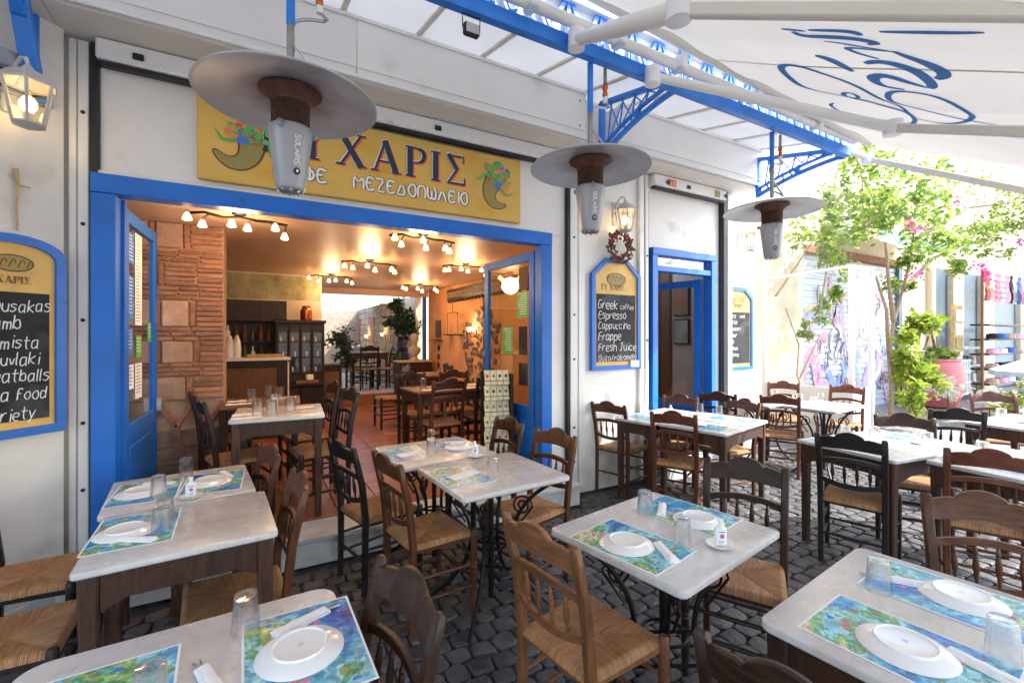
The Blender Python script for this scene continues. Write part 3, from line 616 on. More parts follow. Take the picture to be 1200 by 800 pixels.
# curved brackets from the wall to the beam
def bracket(X, yw=3.21, ye=2.29, zt=3.66, zo=3.46, zl=3.28, name='curved_bracket'):
    g = bpy.data.objects.new(name, None); C.objects.link(g); g.parent = can; g.location = (X, 0, 0)
    def P(u): return (0, yw+(ye-yw)*u, zt+(zo-zt)*u)
    def Q(u): return (0, yw+(ye-yw)*u, zl-.10+(zo-.06-zl+.10)*(1-(1-u)**2))
    MB().sweep([P(0), P(1)], .06, .04, (1, 0, 0)).build('top_bar', 'blue_beam', g)
    MB().sweep([(0, yw, zt), (0, yw, zl-.12)], .06, .04, (1, 0, 0)).build('wall_bar', 'blue_beam', g)
    MB().sweep([Q(i/10) for i in range(11)], .045, .034, (1, 0, 0)).build('lower_arc', 'blue_beam', g)
    MB().sweep([(0, q[1]+.03, q[2]+.065) for q in [Q(i/10) for i in range(10)]], .035, .024, (1, 0, 0)).build('inner_arc', 'blue_beam', g)
    for u in (.12, .28, .44, .6, .76):
        a, c = Q(u), P(u+.02); MB().tube([(0, a[1]+.03, a[2]+.06), (0, c[1], c[2]-.015)], .008, 6).build('strut', 'blue_beam', g)
    for u in (.12, .28, .44, .6):
        a, c = Q(u), P(u+.18); MB().tube([(.004, a[1]+.03, a[2]+.06), (.004, c[1], c[2]-.015)], .006, 6).build('strut', 'blue_beam', g)
        MB().tube([(-.004, Q(u+.16)[1]+.03, Q(u+.16)[2]+.06), (-.004, P(u)[1], P(u)[2]-.015)], .006, 6).build('strut', 'blue_beam', g)
    for u in (.08, .36, .95):
        c = Q(u); rr = .045 if u < .9 else .06
        MB().tube([(0, c[1]+rr*math.cos(w), c[2]+.035+rr*math.sin(w)) for w in [2*PI*i/16 for i in range(17)]], .009, 6, cap=False).build('ring', 'blue_beam', g)
    for u in (.5, .97):
        c = Q(u); MB().lathe([(.03, -.03), (.035, 0), (.03, .03)], 12, (0, c[1]+.015, c[2]+.035), True, 'x').build('boss', 'blue_beam', g)
bracket(2.76); bracket(5.12, zt=3.6, zo=3.40); bracket(-1.03, zt=3.66)
br = thing('wall_strut', 'blue steel strut rising from the far left wall beside the lantern', 'bracket')
MB().sweep([(-1.03, 3.42, 2.84), (-1.03, 3.2, 3.26)], .075, .05, (1, 0, 0)).build('strut_bar', 'blue_beam', br)
MB().sweep([(-1.03, 3.395, 2.83), (-1.03, 3.395, 3.27)], .035, .03, (1, 0, 0)).build('wall_bar', 'blue_beam', br)
MB().cbox(-1.07, -.97, 3.37, 3.43, 2.80, 2.825).build('foot_plate', 'blue_beam', br)

# ================================================================ AWNING
ZF = lambda X, Y: 3.60-.05*(X-1)+.55*(Y-2.12)
aw = thing('retractable_awning', 'cream fabric awning with blue script stretched over the tables at upper right', 'awning')
AX0, AX1, AY0, AY1 = -3.2, 5.15, 2.12, -1.15
def zfab(X, Y):
    sag = -.035*math.sin(PI*(2.12-Y)/3.3)
    return ZF(X, Y)+sag+.012*math.sin(X*5.1+Y)+.006*math.sin(X*13+Y*4)
b = MB(); nx, ny = 90, 30; vs = []
for j in range(ny+1):
    for i in range(nx+1):
        X = AX0+(AX1-AX0)*i/nx; Y = AY0+(AY1-AY0)*j/ny; vs.append((X, Y, zfab(X, Y)))
b.add(vs, [(j*(nx+1)+i, j*(nx+1)+i+1, (j+1)*(nx+1)+i+1, (j+1)*(nx+1)+i) for j in range(ny) for i in range(nx)])
b.build('awning_fabric', 'awning_fabric', aw, ang=180)
for X in (-2, -.8, .4, 1.6, 2.8, 4.0):
    b = MB(); b.add([q for j in range(31) for Y in [2.12-3.27*j/30] for q in ((X, Y, zfab(X, Y)-.003), (X+.02, Y, zfab(X+.02, Y)-.003))], [(2*j, 2*j+1, 2*j+3, 2*j+2) for j in range(30)]); b.build('seam', 'awning_fabric', aw, ang=180)
MB().cbox(AX0, AX1, AY1-.06, AY1, zfab(1, AY1)-.16, zfab(1, AY1)+.2).build('front_bar', 'white_metal', aw)
MB().tube([(-2.9, BY-.075, 3.415), (5.0, BY-.075, 3.41)], .035, 12).build('torsion_bar', 'white_metal', aw)
b = MB().tube([(-2.9, 2.10, 3.60+.05*3.9), (5.1, 2.10, 3.60-.05*4.1)], .045, 12); b.build('roller', 'cream_metal', aw)
for X in (.6, 1.35, 2.0, 2.55, 3.4, 4.3):
    g = MB().cbox(X-.03, X+.03, BY-.14, BY-.031, 3.37, 3.47, .01).build('bar_clamp', 'white_plastic', aw)
    MB().tube([(X, BY-.09, 3.47), (X, BY-.09, 3.54)], .01, 6).build('bolt', 'steel', g)
def arm(S_, E_, F_, r1=.05, r2=.036):
    u = MB().tube([S_, Vector(S_).lerp(Vector(E_), .5), E_], [r1*.8, r1, r1], 12); u.build('upper_arm', 'white_metal', aw)
    MB().lathe([(.03, -.05), (.055, -.045), (.055, .045), (.03, .05)], 14, E_, True).build('elbow', 'white_plastic', aw)
    MB().lathe([(.03, -.06), (.05, -.055), (.05, .055), (.03, .06)], 14, S_, True).build('shoulder', 'white_plastic', aw)
    f0 = Vector(E_); f1 = Vector(F_); d = (f1-f0); MB().sweep([f0+d.normalized()*.05, f1+d*.25], .055, .04, (0, 0, 1)).build('forearm', 'cream_metal', aw)
AWSCRIPT = [
 ([(4.144, 1.535), (4.064, 1.423), (3.86, 1.318), (3.695, 1.308), (3.609, 1.414), (3.479, 1.488), (3.404, 1.658), (3.235, 1.718), (3.003, 1.701), (2.838, 1.642), (2.782, 1.567), (2.815, 1.479), (2.988, 1.394), (3.183, 1.332), (3.426, 1.312), (3.6, 1.304), (3.806, 1.315)], 0.05),
 ([(3.587, 1.405), (3.538, 1.481), (3.496, 1.545), (3.36, 1.534), (3.264, 1.474), (3.277, 1.432), (3.377, 1.444), (3.471, 1.501), (3.474, 1.552)], 0.035),
 ([(3.823, 1.308), (3.875, 1.209), (3.814, 1.082), (3.682, 0.993), (3.47, 0.95), (3.274, 0.975), (3.167, 1.035), (3.145, 1.152), (3.215, 1.238), (3.389, 1.284), (3.548, 1.242), (3.671, 1.146), (3.744, 1.037), (3.786, 0.903)], 0.04),
 ([(3.112, 1.115), (3.082, 1.207), (2.947, 1.2), (2.887, 1.162), (2.88, 1.103), (2.969, 1.04), (3.028, 0.99)], 0.07),
 ([(3.04, 0.982), (2.968, 0.948), (2.831, 0.958), (2.739, 1.026), (2.718, 1.089), (2.747, 1.149)], 0.07),
 ([(2.689, 1.065), (2.623, 1.122), (2.533, 1.144), (2.515, 1.1), (2.547, 1.02), (2.562, 0.939)], 0.04),
 ([(2.555, 0.957), (2.657, 0.93), (2.731, 0.893), (2.821, 0.865), (2.87, 0.875), (2.9, 0.915)], 0.07),
 ([(2.661, 1.346), (2.686, 1.309), (2.754, 1.271), (2.846, 1.248)], 0.06),
 ([(2.291, 1.263), (2.351, 1.248), (2.359, 1.149), (2.382, 1.041), (2.442, 0.967), (2.46, 1.018)], 0.06),
 ([(2.278, 1.184), (2.294, 1.048), (2.319, 1.003), (2.352, 1.001)], 0.05),
 ([(2.258, 1.299), (2.27, 1.252), (2.29, 1.203)], 0.03),
 ([(2.418, 1.185), (2.448, 1.118), (2.491, 1.065), (2.548, 0.976)], 0.03),
 ([(4.006, 1.771), (3.899, 1.819), (3.745, 1.795), (3.674, 1.733)], 0.03),
 ([(2.313, 0.916), (2.326, 0.796), (2.337, 0.679), (2.335, 0.601)], 0.05),
]
for pts, w in AWSCRIPT:
    q = smooth(pts, 2); n = len(q); b = MB(); vs = []
    for i, (x, y) in enumerate(q):
        a = q[max(0, i-1)]; c = q[min(n-1, i+1)]; dx, dy = c[0]-a[0], c[1]-a[1]; l = math.hypot(dx, dy) or 1
        ww = w*(.3+.55*math.sin(PI*(i+.5)/n))*.5; nx_, ny_ = -dy/l*ww, dx/l*ww
        for sg_ in (1, -1): X, Y = x+nx_*sg_, y+ny_*sg_; vs.append((X, Y, zfab(X, Y)-.006))
    b.add(vs, [(2*i, 2*i+1, 2*i+3, 2*i+2) for i in range(n-1)]); b.build("blue_script", "awning_ink", aw, ang=0)
arm((1.66, 2.16, 3.30), (1.586, 1.35, 2.944), (2.09, .45, 2.56), .044, .034)
arm((2.29, 2.16, 3.26), (3.70, 1.39, 2.93), (3.38, .73, 2.58), .034, .03)
arm((5.08, 2.26, 3.38), (5.30, 2.2, 3.30), (5.16, 1.17, 2.70), .03, .03)
# ================================================================ SIGN
sg = thing('restaurant_sign', 'long yellow sign reading ΕΥ ΧΑΡΙΣ above the wide doorway', 'sign')
MB().cbox(-.32, 2.08, 3.515, 3.566, 2.555, 3.115, .008).build('sign_board', 'yellow_sign', sg)
for dx, dz, m, y in ((.010, -.008, 'red_print', 3.5135), (-.006, .005, 'sign_white', 3.512), (0, 0, 'navy', 3.510)):
    b = MB(); serif(b, 'EY', .04+dx, 2.80+dz, .24, y, .19, .2, 1.12); serif(b, 'XAPIS', .52+dx, 2.80+dz, .24, y, .19, .19, 1.1); b.build('name_lettering', m, sg, ang=0)
for w, m, y, dx in ((.028, 'brown_ink', 3.5135, .003), (.017, 'sign_white', 3.511, 0)):
    b = MB(); write(b, 'KAΦЄ', .12+dx, 2.645, .095, w, y, gap=1.7, sx=1.2); b.build('subtitle_lettering', m, sg, ang=0); b = MB(); write(b, 'MЄZЄΔOΠΩΛЄIO', .64+dx, 2.645, .095, w, y, gap=1.7, sx=1.1); b.build('subtitle_lettering', m, sg, ang=0)
def cornucopia(cx, cz, s, flip, tilt):
    g = bpy.data.objects.new('cornucopia_print', None); C.objects.link(g); g.parent = sg; g.location = (cx, 3.5125, cz)
    c, sn = math.cos(tilt), math.sin(tilt)
    def T(x, z): x *= flip; return (s*(x*c-z*sn), s*(x*sn+z*c))
    b = MB(); pp_ = smooth([(.1, .33), (.12, .1), (.06, -.2), (-.1, -.42), (-.35, -.5), (-.6, -.42), (-.82, -.18)], 2); n = len(pp_); ribbon(b, [T(*q) for q in pp_], [s*(.80*(1-i/(n-1))**.8+.05) for i in range(n)], -.0004); b.build('horn_outline', 'brown_ink', g, ang=0)
    b = MB(); pts = [(.1, .3), (.12, .1), (.06, -.2), (-.1, -.42), (-.35, -.5), (-.6, -.42), (-.8, -.2)]
    pts = smooth(pts, 2); n = len(pts); ribbon(b, [T(*q) for q in pts], [s*(.72*(1-i/(n-1))**.8+.015) for i in range(n)], -.001); b.build('horn', 'ochre_print', g, ang=0)
    b = MB()
    for i in range(2, n-2, 2):
        x, z = pts[i]; a = pts[i+1]; dx, dz = a[0]-x, a[1]-z; l = math.hypot(dx, dz); w = .3*(1-i/(n-1))**.8
        ribbon(b, [T(x-dz/l*w, z+dx/l*w), T(x+dx*.3, z+dz*.3), T(x+dz/l*w, z-dx/l*w)], s*.022, -.0025)
    b.build('horn_bands', 'olive_print', g, ang=0)
    rr = random.Random(5)
    for m, n, r in (('green_print', 26, .12), ('red_print', 8, .13), ('blue_print', 7, .13), ('pink_print', 5, .13), ('orange_print', 5, .13), ('purple_print', 3, .1), ('olive_print', 8, .06)):
        b = MB()
        for i in range(n):
            w = rr.uniform(0, 2*PI); q = rr.random()**.6; X, Z = T(.08+.62*q*math.cos(w), .56+.42*q*math.sin(w)); disc(b, X, Z, s*r*rr.uniform(.6, 1), -.003-.0003*i-rr.random()*.001, 10, rr.uniform(.6, 1))
        stuff(b.build('fruit', m, g, ang=0))
    b = MB(); ribbon(b, [T(*q) for q in smooth([(-.3, .2), (-.55, .05), (-.75, .15), (-.85, .4)], 2)], [s*.09]*17, -.004) if False else None
    for q0 in ((-.3, .15, -.8, .4), (.55, .2, .75, -.2)):
        ribbon(b, [T(q0[0], q0[1]), T((q0[0]+q0[2])/2-.05, (q0[1]+q0[3])/2-.15), T(q0[2], q0[3])], [s*.12, s*.09, s*.02], -.0045)
    b.build('leaves', 'green_print', g, ang=0)
cornucopia(-.04, 2.80, .235, 1, 0); cornucopia(1.80, 2.83, .225, -1, -.6)

# ================================================================ MENU BOARDS
def board(label, loc, rz, w, zb, zs, zp, head_x, lines, arc=False, tail=True, oval='ochre_print'):
    t = thing('menu_board', label, 'menu board', loc, rz, 'arched blue framed chalk boards')
    h = w/2
    def outline(m):
        if arc: top = [(h-m, zs-m*.4)]+[((h-m)*math.cos(a), zs-m*.4+(zp-zs-m*.6)*math.sin(a)) for a in [PI*i/12 for i in range(1, 12)]]+[(-h+m, zs-m*.4)]
        else: top = [(h-m, zs-m*.4), (h*.42-m*.2, zp-m), (-h*.42+m*.2, zp-m), (-h+m, zs-m*.4)]
        return [(-h+m, zb+m), (h-m, zb+m)]+top
    fw = .045
    o, i = outline(0), outline(fw); n = len(o); vs = []
    for y in (-.04, 0):
        vs += [(a, y, z) for a, z in o]+[(a, y, z) for a, z in i]
    fs = []
    for k in range(n):
        k2 = (k+1) % n; fs += [(k, k2, n+k2, n+k), (2*n+k, 3*n+k, 3*n+k2, 2*n+k2), (k, 2*n+k, 2*n+k2, k2), (n+k, n+k2, 3*n+k2, 3*n+k)]
    MB().add(vs, fs).build('frame', 'blue_paint', t, ang=30)
    MB().prism(outline(fw-.002), -.022, -.002).build('yellow_panel', 'yellow_board', t, ang=30)
    zt = zb+.09+(zs-zb)*.70
    bl = MB().cbox(-h+fw+.025, h-fw-.025, -.028, -.0225, zb+.085, zt, .001).build('chalk_panel', 'slate', t)
    b = MB(); disc(b, 0, zs-.045, w*.2, -.0235, 28, .5); ov = b.build('oval_emblem', oval, t, ang=0)
    b = MB()
    for k in range(5):
        a = -.16*w+.08*w*k; ribbon(b, [(a+.03*w*math.cos(q), zs-.045+.05*w*math.sin(q*1.5)) for q in [i*.6 for i in range(9)]], .004, -.0245)
    ribbon(b, [(.19*w*math.cos(q), zs-.045+.095*w*math.sin(q)) for q in [2*PI*i/28 for i in range(29)]], .006, -.0248); b.build('emblem_scroll', 'brown_ink', ov, ang=0)
    b = MB(); hh = w*.085; serif(b, 'EY XAPIS', head_x, zt+.045, hh, -.0235, .17, .09); b.build('heading', 'brown_ink', t, ang=0)
    for (x, z, hgt, txt, sl) in lines:
        b = MB(); write(b, txt, x, z, hgt, max(.0035, hgt*.085), -.0295, .07, sl, gap=1.8, sx=.68 if arc else .84); b.build('chalk_line', 'chalk', bl, ang=0)
    if tail:
        c = MB().box(h-.15, h-.03, -.045, -.0405, zb+.02, zb+.09).build('price_card', 'paper', t)
        b = MB(); [ribbon(b, [(h-.14, zb+.075-.016*k), (h-.05, zb+.075-.016*k)], .004, -.0455) for k in range(4)]; b.build('card_print', 'navy', c, ang=0)
    return t
LX = [('Mousakas', 1.675), ('Lamb', 1.585), ('Gemista', 1.483), ('Souvlaki', 1.395), ('Meatballs', 1.310), ('Sea food', 1.215), ('Variety', 1.11)]
nrm = Vector((-wd.y, wd.x, 0)); nrm = Vector((wd.y*-1, wd.x, 0))
out = Vector((.683, -.73, 0))
bc = WA+wd*.232+out*.004
board('tall menu board listing mousakas and meatballs, hung on the far left wall', (bc.x, bc.y, 0), math.atan2(-wd.y, -wd.x), .44, 1.02, 1.97, 2.075, -.135,
      [(-.112, z, .062 if s != 'Lamb' else .066, s, .12) for s, z in LX], arc=True, tail=False)
board('menu board listing greek coffee and frappe, on the pillar between the doors', (3.235, 3.565, 0), 0, .66, 1.2, 2.17, 2.335, -.2,
      [(-.245, 1.82, .085, 'Greek', .12), (.05, 1.82, .05, 'coffee', .1), (-.24, 1.72, .075, 'Espresso', .1), (-.24, 1.62, .07, 'Cappuccino', .1), (-.24, 1.505, .08, 'Frappe', .1), (-.24, 1.395, .08, 'Fresh Juice', .1), (-.24, 1.295, .065, 'Ouzo/rakomelo', .1)])
board('menu board on the wall right of the narrow blue door, nearest the glass screen', (5.24, 3.565, 0), 0, .58, 1.12, 2.02, 2.15, -.175,
      [(-.21, 1.77, .05, 'Beers', .1), (.02, 1.77, .04, 'small', .1), (-.21, 1.69, .05, 'Amstel', .1), (-.21, 1.61, .05, 'Heineken', .1), (-.21, 1.53, .05, 'Kaiser', .1), (-.21, 1.45, .05, 'Alfa', .1), (-.21, 1.37, .05, 'Mythos', .1), (-.21, 1.29, .05, 'Retsina', .1)], tail=False)
# wreath above the second board
wr = thing('dried_wreath', 'dried wreath of red berries and leaves above the coffee board', 'wreath', (3.24, 3.50, 2.46)); wr.scale = (1.15, 1.15, 1.15)
MB().tube([(.105*math.cos(a), 0, .105*math.sin(a)) for a in [2*PI*i/20 for i in range(21)]], .008, 6, cap=False).build('twig_ring', 'bark', wr)
rw = random.Random(2); bb, lb = MB(), MB()
for i in range(190):
    a = rw.uniform(0, 2*PI)
    if 1.1 < a < 1.6: continue
    r = rw.uniform(.08, .15); p = (r*math.cos(a)+rw.uniform(-.01, .01), rw.uniform(-.03, .01), r*math.sin(a)-.02*(rw.random()))
    if rw.random() < .6: bb.ico(p, rw.uniform(.009, .015), 6)
    else:
        w = rw.uniform(0, 2*PI); d = Vector((math.cos(w), rw.uniform(-.5, .3), math.sin(w)))*.045; q = Vector(p); s_ = Vector((-d.z, 0, d.x))*.3
        lb.add([q, q+d*.5+s_, q+d, q+d*.5-s_], [(0, 1, 2, 3)])
stuff(bb.build('berries', 'dry_red', wr)); stuff(lb.build('wreath_leaves', 'dry_green', wr, ang=0))
sp = thing('dried_twig', 'dried straw cross hanging on the far left wall above the menu board', 'decoration', WA+wd*.205+out*.012+Vector((0, 0, 2.1)), math.atan2(-wd.y, -wd.x))
MB().tube([(0, 0, 0), (-.005, -.004, .12), (.004, -.003, .25), (-.008, -.004, .32)], [.005, .006, .006, .012], 6).build('stem', 'straw', sp)
MB().tube([(-.03, -.004, .29), (0, -.004, .24), (.05, -.004, .235)], .004, 6).build('cross_piece', 'straw', sp)

# ================================================================ LANTERNS
def lantern(label, loc, rz, s=1, arm_dir=1):
    t = thing('wall_lantern', label, 'lantern', loc, rz, 'white wall lanterns along the facade')
    def ring(z, r, z2, r2, nm, m, cap=False):
        b = MB(); b.lathe([(r*s, z*s), (r2*s, z2*s)]+([(.0001, z2*s)] if cap else []), 4, axis='z'); return b.build(nm, m, t, ang=20)
    n = 6
    zt, zb2, rt, rb = 0, -.2, .1, .062
    P_ = lambda k, r, z: (r*s*math.cos(2*PI*k/n), r*s*math.sin(2*PI*k/n), z*s)
    for k in range(n):
        MB().tube([P_(k, rt, zt), P_(k, rb, zb2)], .008*s, 6).build('corner_bar', 'white_metal', t)
        MB().add([P_(k, rt-.004, zt), P_(k+1, rt-.004, zt), P_(k+1, rb-.004, zb2), P_(k, rb-.004, zb2)], [(0, 1, 2, 3)]).build('glass_pane', 'lantern_glass', t, ang=0)
    MB().lathe([(.115*s, -.004*s), (.12*s, .008*s), (.07*s, .055*s), (.03*s, .075*s), (.012*s, .1*s), (.0001, .11*s)], n, close=False).build('cap', 'white_metal', t, ang=20)
    MB().lathe([(.0001, -.225*s), (.03*s, -.22*s), (.068*s, -.205*s), (.068*s, -.195*s), (.03*s, -.195*s)], n).build('base', 'white_metal', t, ang=20)
    MB().lathe([(.016*s, -.19*s), (.016*s, -.14*s)], 10, close=True).build('candle_tube', 'white_metal', t)
    MB().ico((0, 0, -.1*s), .034*s, 12, 1.25).build('bulb', 'white_bulb', t)
    MB().tube([(0, 0, .1*s), (0, .02, .14*s), (0, .06*arm_dir, .15*s), (0, .12*arm_dir, .11*s), (0, .155*arm_dir, .05*s)], .009, 8).build('arm', 'white_metal', t)
    MB().tube([(.0, .15*arm_dir, .0), (0, .09, .02), (0, .06, .06), (0, .09, .1), (0, .12, .07)], .006, 6).build('arm_scroll', 'white_metal', t)
    MB().cbox(-.03, .03, .15*arm_dir, .165*arm_dir, -.12*s, .12*s, .008).build('back_plate', 'white_metal', t)
    l = bpy.data.lights.new('lantern_lamp', 'POINT'); l.energy = 1.2; l.color = (1, .72, .4); l.shadow_soft_size = .035
    lo = bpy.data.objects.new('lantern_lamp', l); C.objects.link(lo); lo.parent = t; lo.location = (0, 0, -.1*s)
p = WA+wd*.235+out*.165
lantern('lit white lantern on the far left wall over the menu board', (p.x, p.y, 2.82), math.atan2(-wd.y, -wd.x))
lantern('lit white lantern above the wreath, between the two blue doorways', (3.23, 3.405, 2.80), 0, 1)
lantern('white lantern above the menu board nearest the glass screen', (5.28, 3.405, 2.78), 0, .95)
fl = thing('flood_light', 'small black flood light clamped under the blue beam', 'light', (1.02, BY, 3.28))
MB().cbox(-.045, .045, -.02, .02, -.115, -.05, .008).build('housing', 'black_rubber', fl); MB().cbox(-.038, .038, -.024, -.0205, -.108, -.057, .002).build('lens', 'steel', fl)
MB().tube([(-.05, 0, -.08), (-.052, 0, -.005), (.052, 0, -.005), (.05, 0, -.08)], .004, 6).build('yoke', 'black_rubber', fl)

# ================================================================ PATIO HEATERS
def heater(label, x, y, zh, full=True):
    t = thing('patio_heater', label, 'heater', (x, y, zh), 0, 'gas heaters hanging under the blue beam'); t.scale = (.95, .95, 1.12)
    MB().lathe([(.10, -.028), (.13, -.034), (.24, -.052), (.395, -.08), (.405, -.09), (.40, -.093), (.385, -.086), (.24, -.059), (.12, -.042), (.10, -.036)], 48).build('hood', 'hood_metal', t, ang=50)
    MB().lathe([(.0001, -.01), (.10, -.026), (.10, -.036)], 24).build('hood_cap', 'hood_metal', t)
    MB().lathe([(.13, -.046), (.14, -.052), (.115, -.062), (.092, -.085), (.088, -.1)], 28).build('flare', 'rust', t)
    MB().lathe([(.086, -.08), (.09, -.09), (.086, -.1), (.086, -.185), (.09, -.195)], 28).build('burner_grille', 'grille', t)
    for k in range(3):
        w = k*2.1; MB().tube([(.1*math.cos(w), .1*math.sin(w), -.2), (.115*math.cos(w), .115*math.sin(w), -.215)], .014, 6).build('hinge_lug', 'grey_paint', t)
    MB().lathe([(.085, -.19), (.098, -.198), (.1, -.21), (.094, -.25), (.066, -.44), (.06, -.45), (.056, -.452), (.056, -.44), (.0001, -.44)], 36).build('shroud', 'grey_paint', t, ang=40)
    for k in range(8):
        w = 2*PI*k/8; MB().cbox(.05*math.cos(w)-.006, .05*math.cos(w)+.006, .05*math.sin(w)-.006, .05*math.sin(w)+.006, -.46, -.446, .002).build('vent_tab', 'steel', t)
    # knob and vertical lettering face the terrace
    aim = math.atan2(-y, -x); d = Vector((math.cos(aim+.35), math.sin(aim+.35), 0))
    q = d*.0745; tl = Vector((0, 0, -.385))
    MB().tube([q+tl, q+tl+d*.008], .014, 12).build('knob', 'black_rubber', t)
    MB().tube([q+tl+d*.008, q+tl+d*.009], .006, 8).build('knob_mark', 'sign_white', t)
    lg = MB(); write(lg, 'SOLARIS', 0, 0, .024, .0045, 0, gap=1.8)
    side = Vector((-d.y, d.x, 0)); vs = []
    for a, yy, c in lg.v:   # run down the cone
        z = -.245-a; rr = .094-(.094-.066)*((-z-.25)/.19); off = c-.012
        dd = (d*rr+side*off).normalized()*(rr+.0015-yy); vs.append((dd.x, dd.y, z))
    MB().add(vs, lg.f).build('shroud_lettering', 'sign_white', t, ang=0)
    top = (3.30-zh)/1.12
    MB().tube([(0, 0, .015), (0, 0, top*.45 if full else top)], .017, 10).build('drop_pipe', 'galvanised', t)
    MB().tube([(0, 0, top*.45), (0, 0, top)], .02, 10).build('drop_pipe', 'blue_beam' if full else 'galvanised', t)
    hp = [(.12, -.03, top+.0), (.12, -.03, top-.12)]
    v = MB().tube([(.13, 0, top), (.13, 0, top-.09)], .012, 8).build('gas_pipe', 'galvanised', t)
    MB().lathe([(.014, 0), (.02, -.01), (.02, -.03), (.012, -.04), (.018, -.05), (.018, -.07), (.01, -.08)], 10, (.13, 0, top-.09)).build('gas_valve', 'copper', t)
    MB().tube([(.13, 0, top-.17), (.13, 0, top-.20)], .016, 8).build('hose_collar', 'sign_white', t)
    h = top-.2; L_ = []
    for i in range(26):
        a = i/25*2.2*PI; L_.append((.10+.085*math.cos(a+.6)-.05*(i/25), .03*math.sin(a), h-.02-(h-.06)*(i/25)**.8+.06*math.sin(a)))
    MB().tube([(.13, 0, top-.19)]+L_+[(.03, .02, .03)], .0075, 8).build('gas_hose', 'steel', t)
    return t
heater('hanging grey patio heater nearest the camera, in front of the yellow sign', .145, 2.33, 2.72)
heater('hanging grey patio heater in the middle, beside the right end of the yellow sign', 1.88, 2.30, 2.72)
heater('hanging grey patio heater farthest away, near the glass screen', 3.88, 2.31, 2.72)

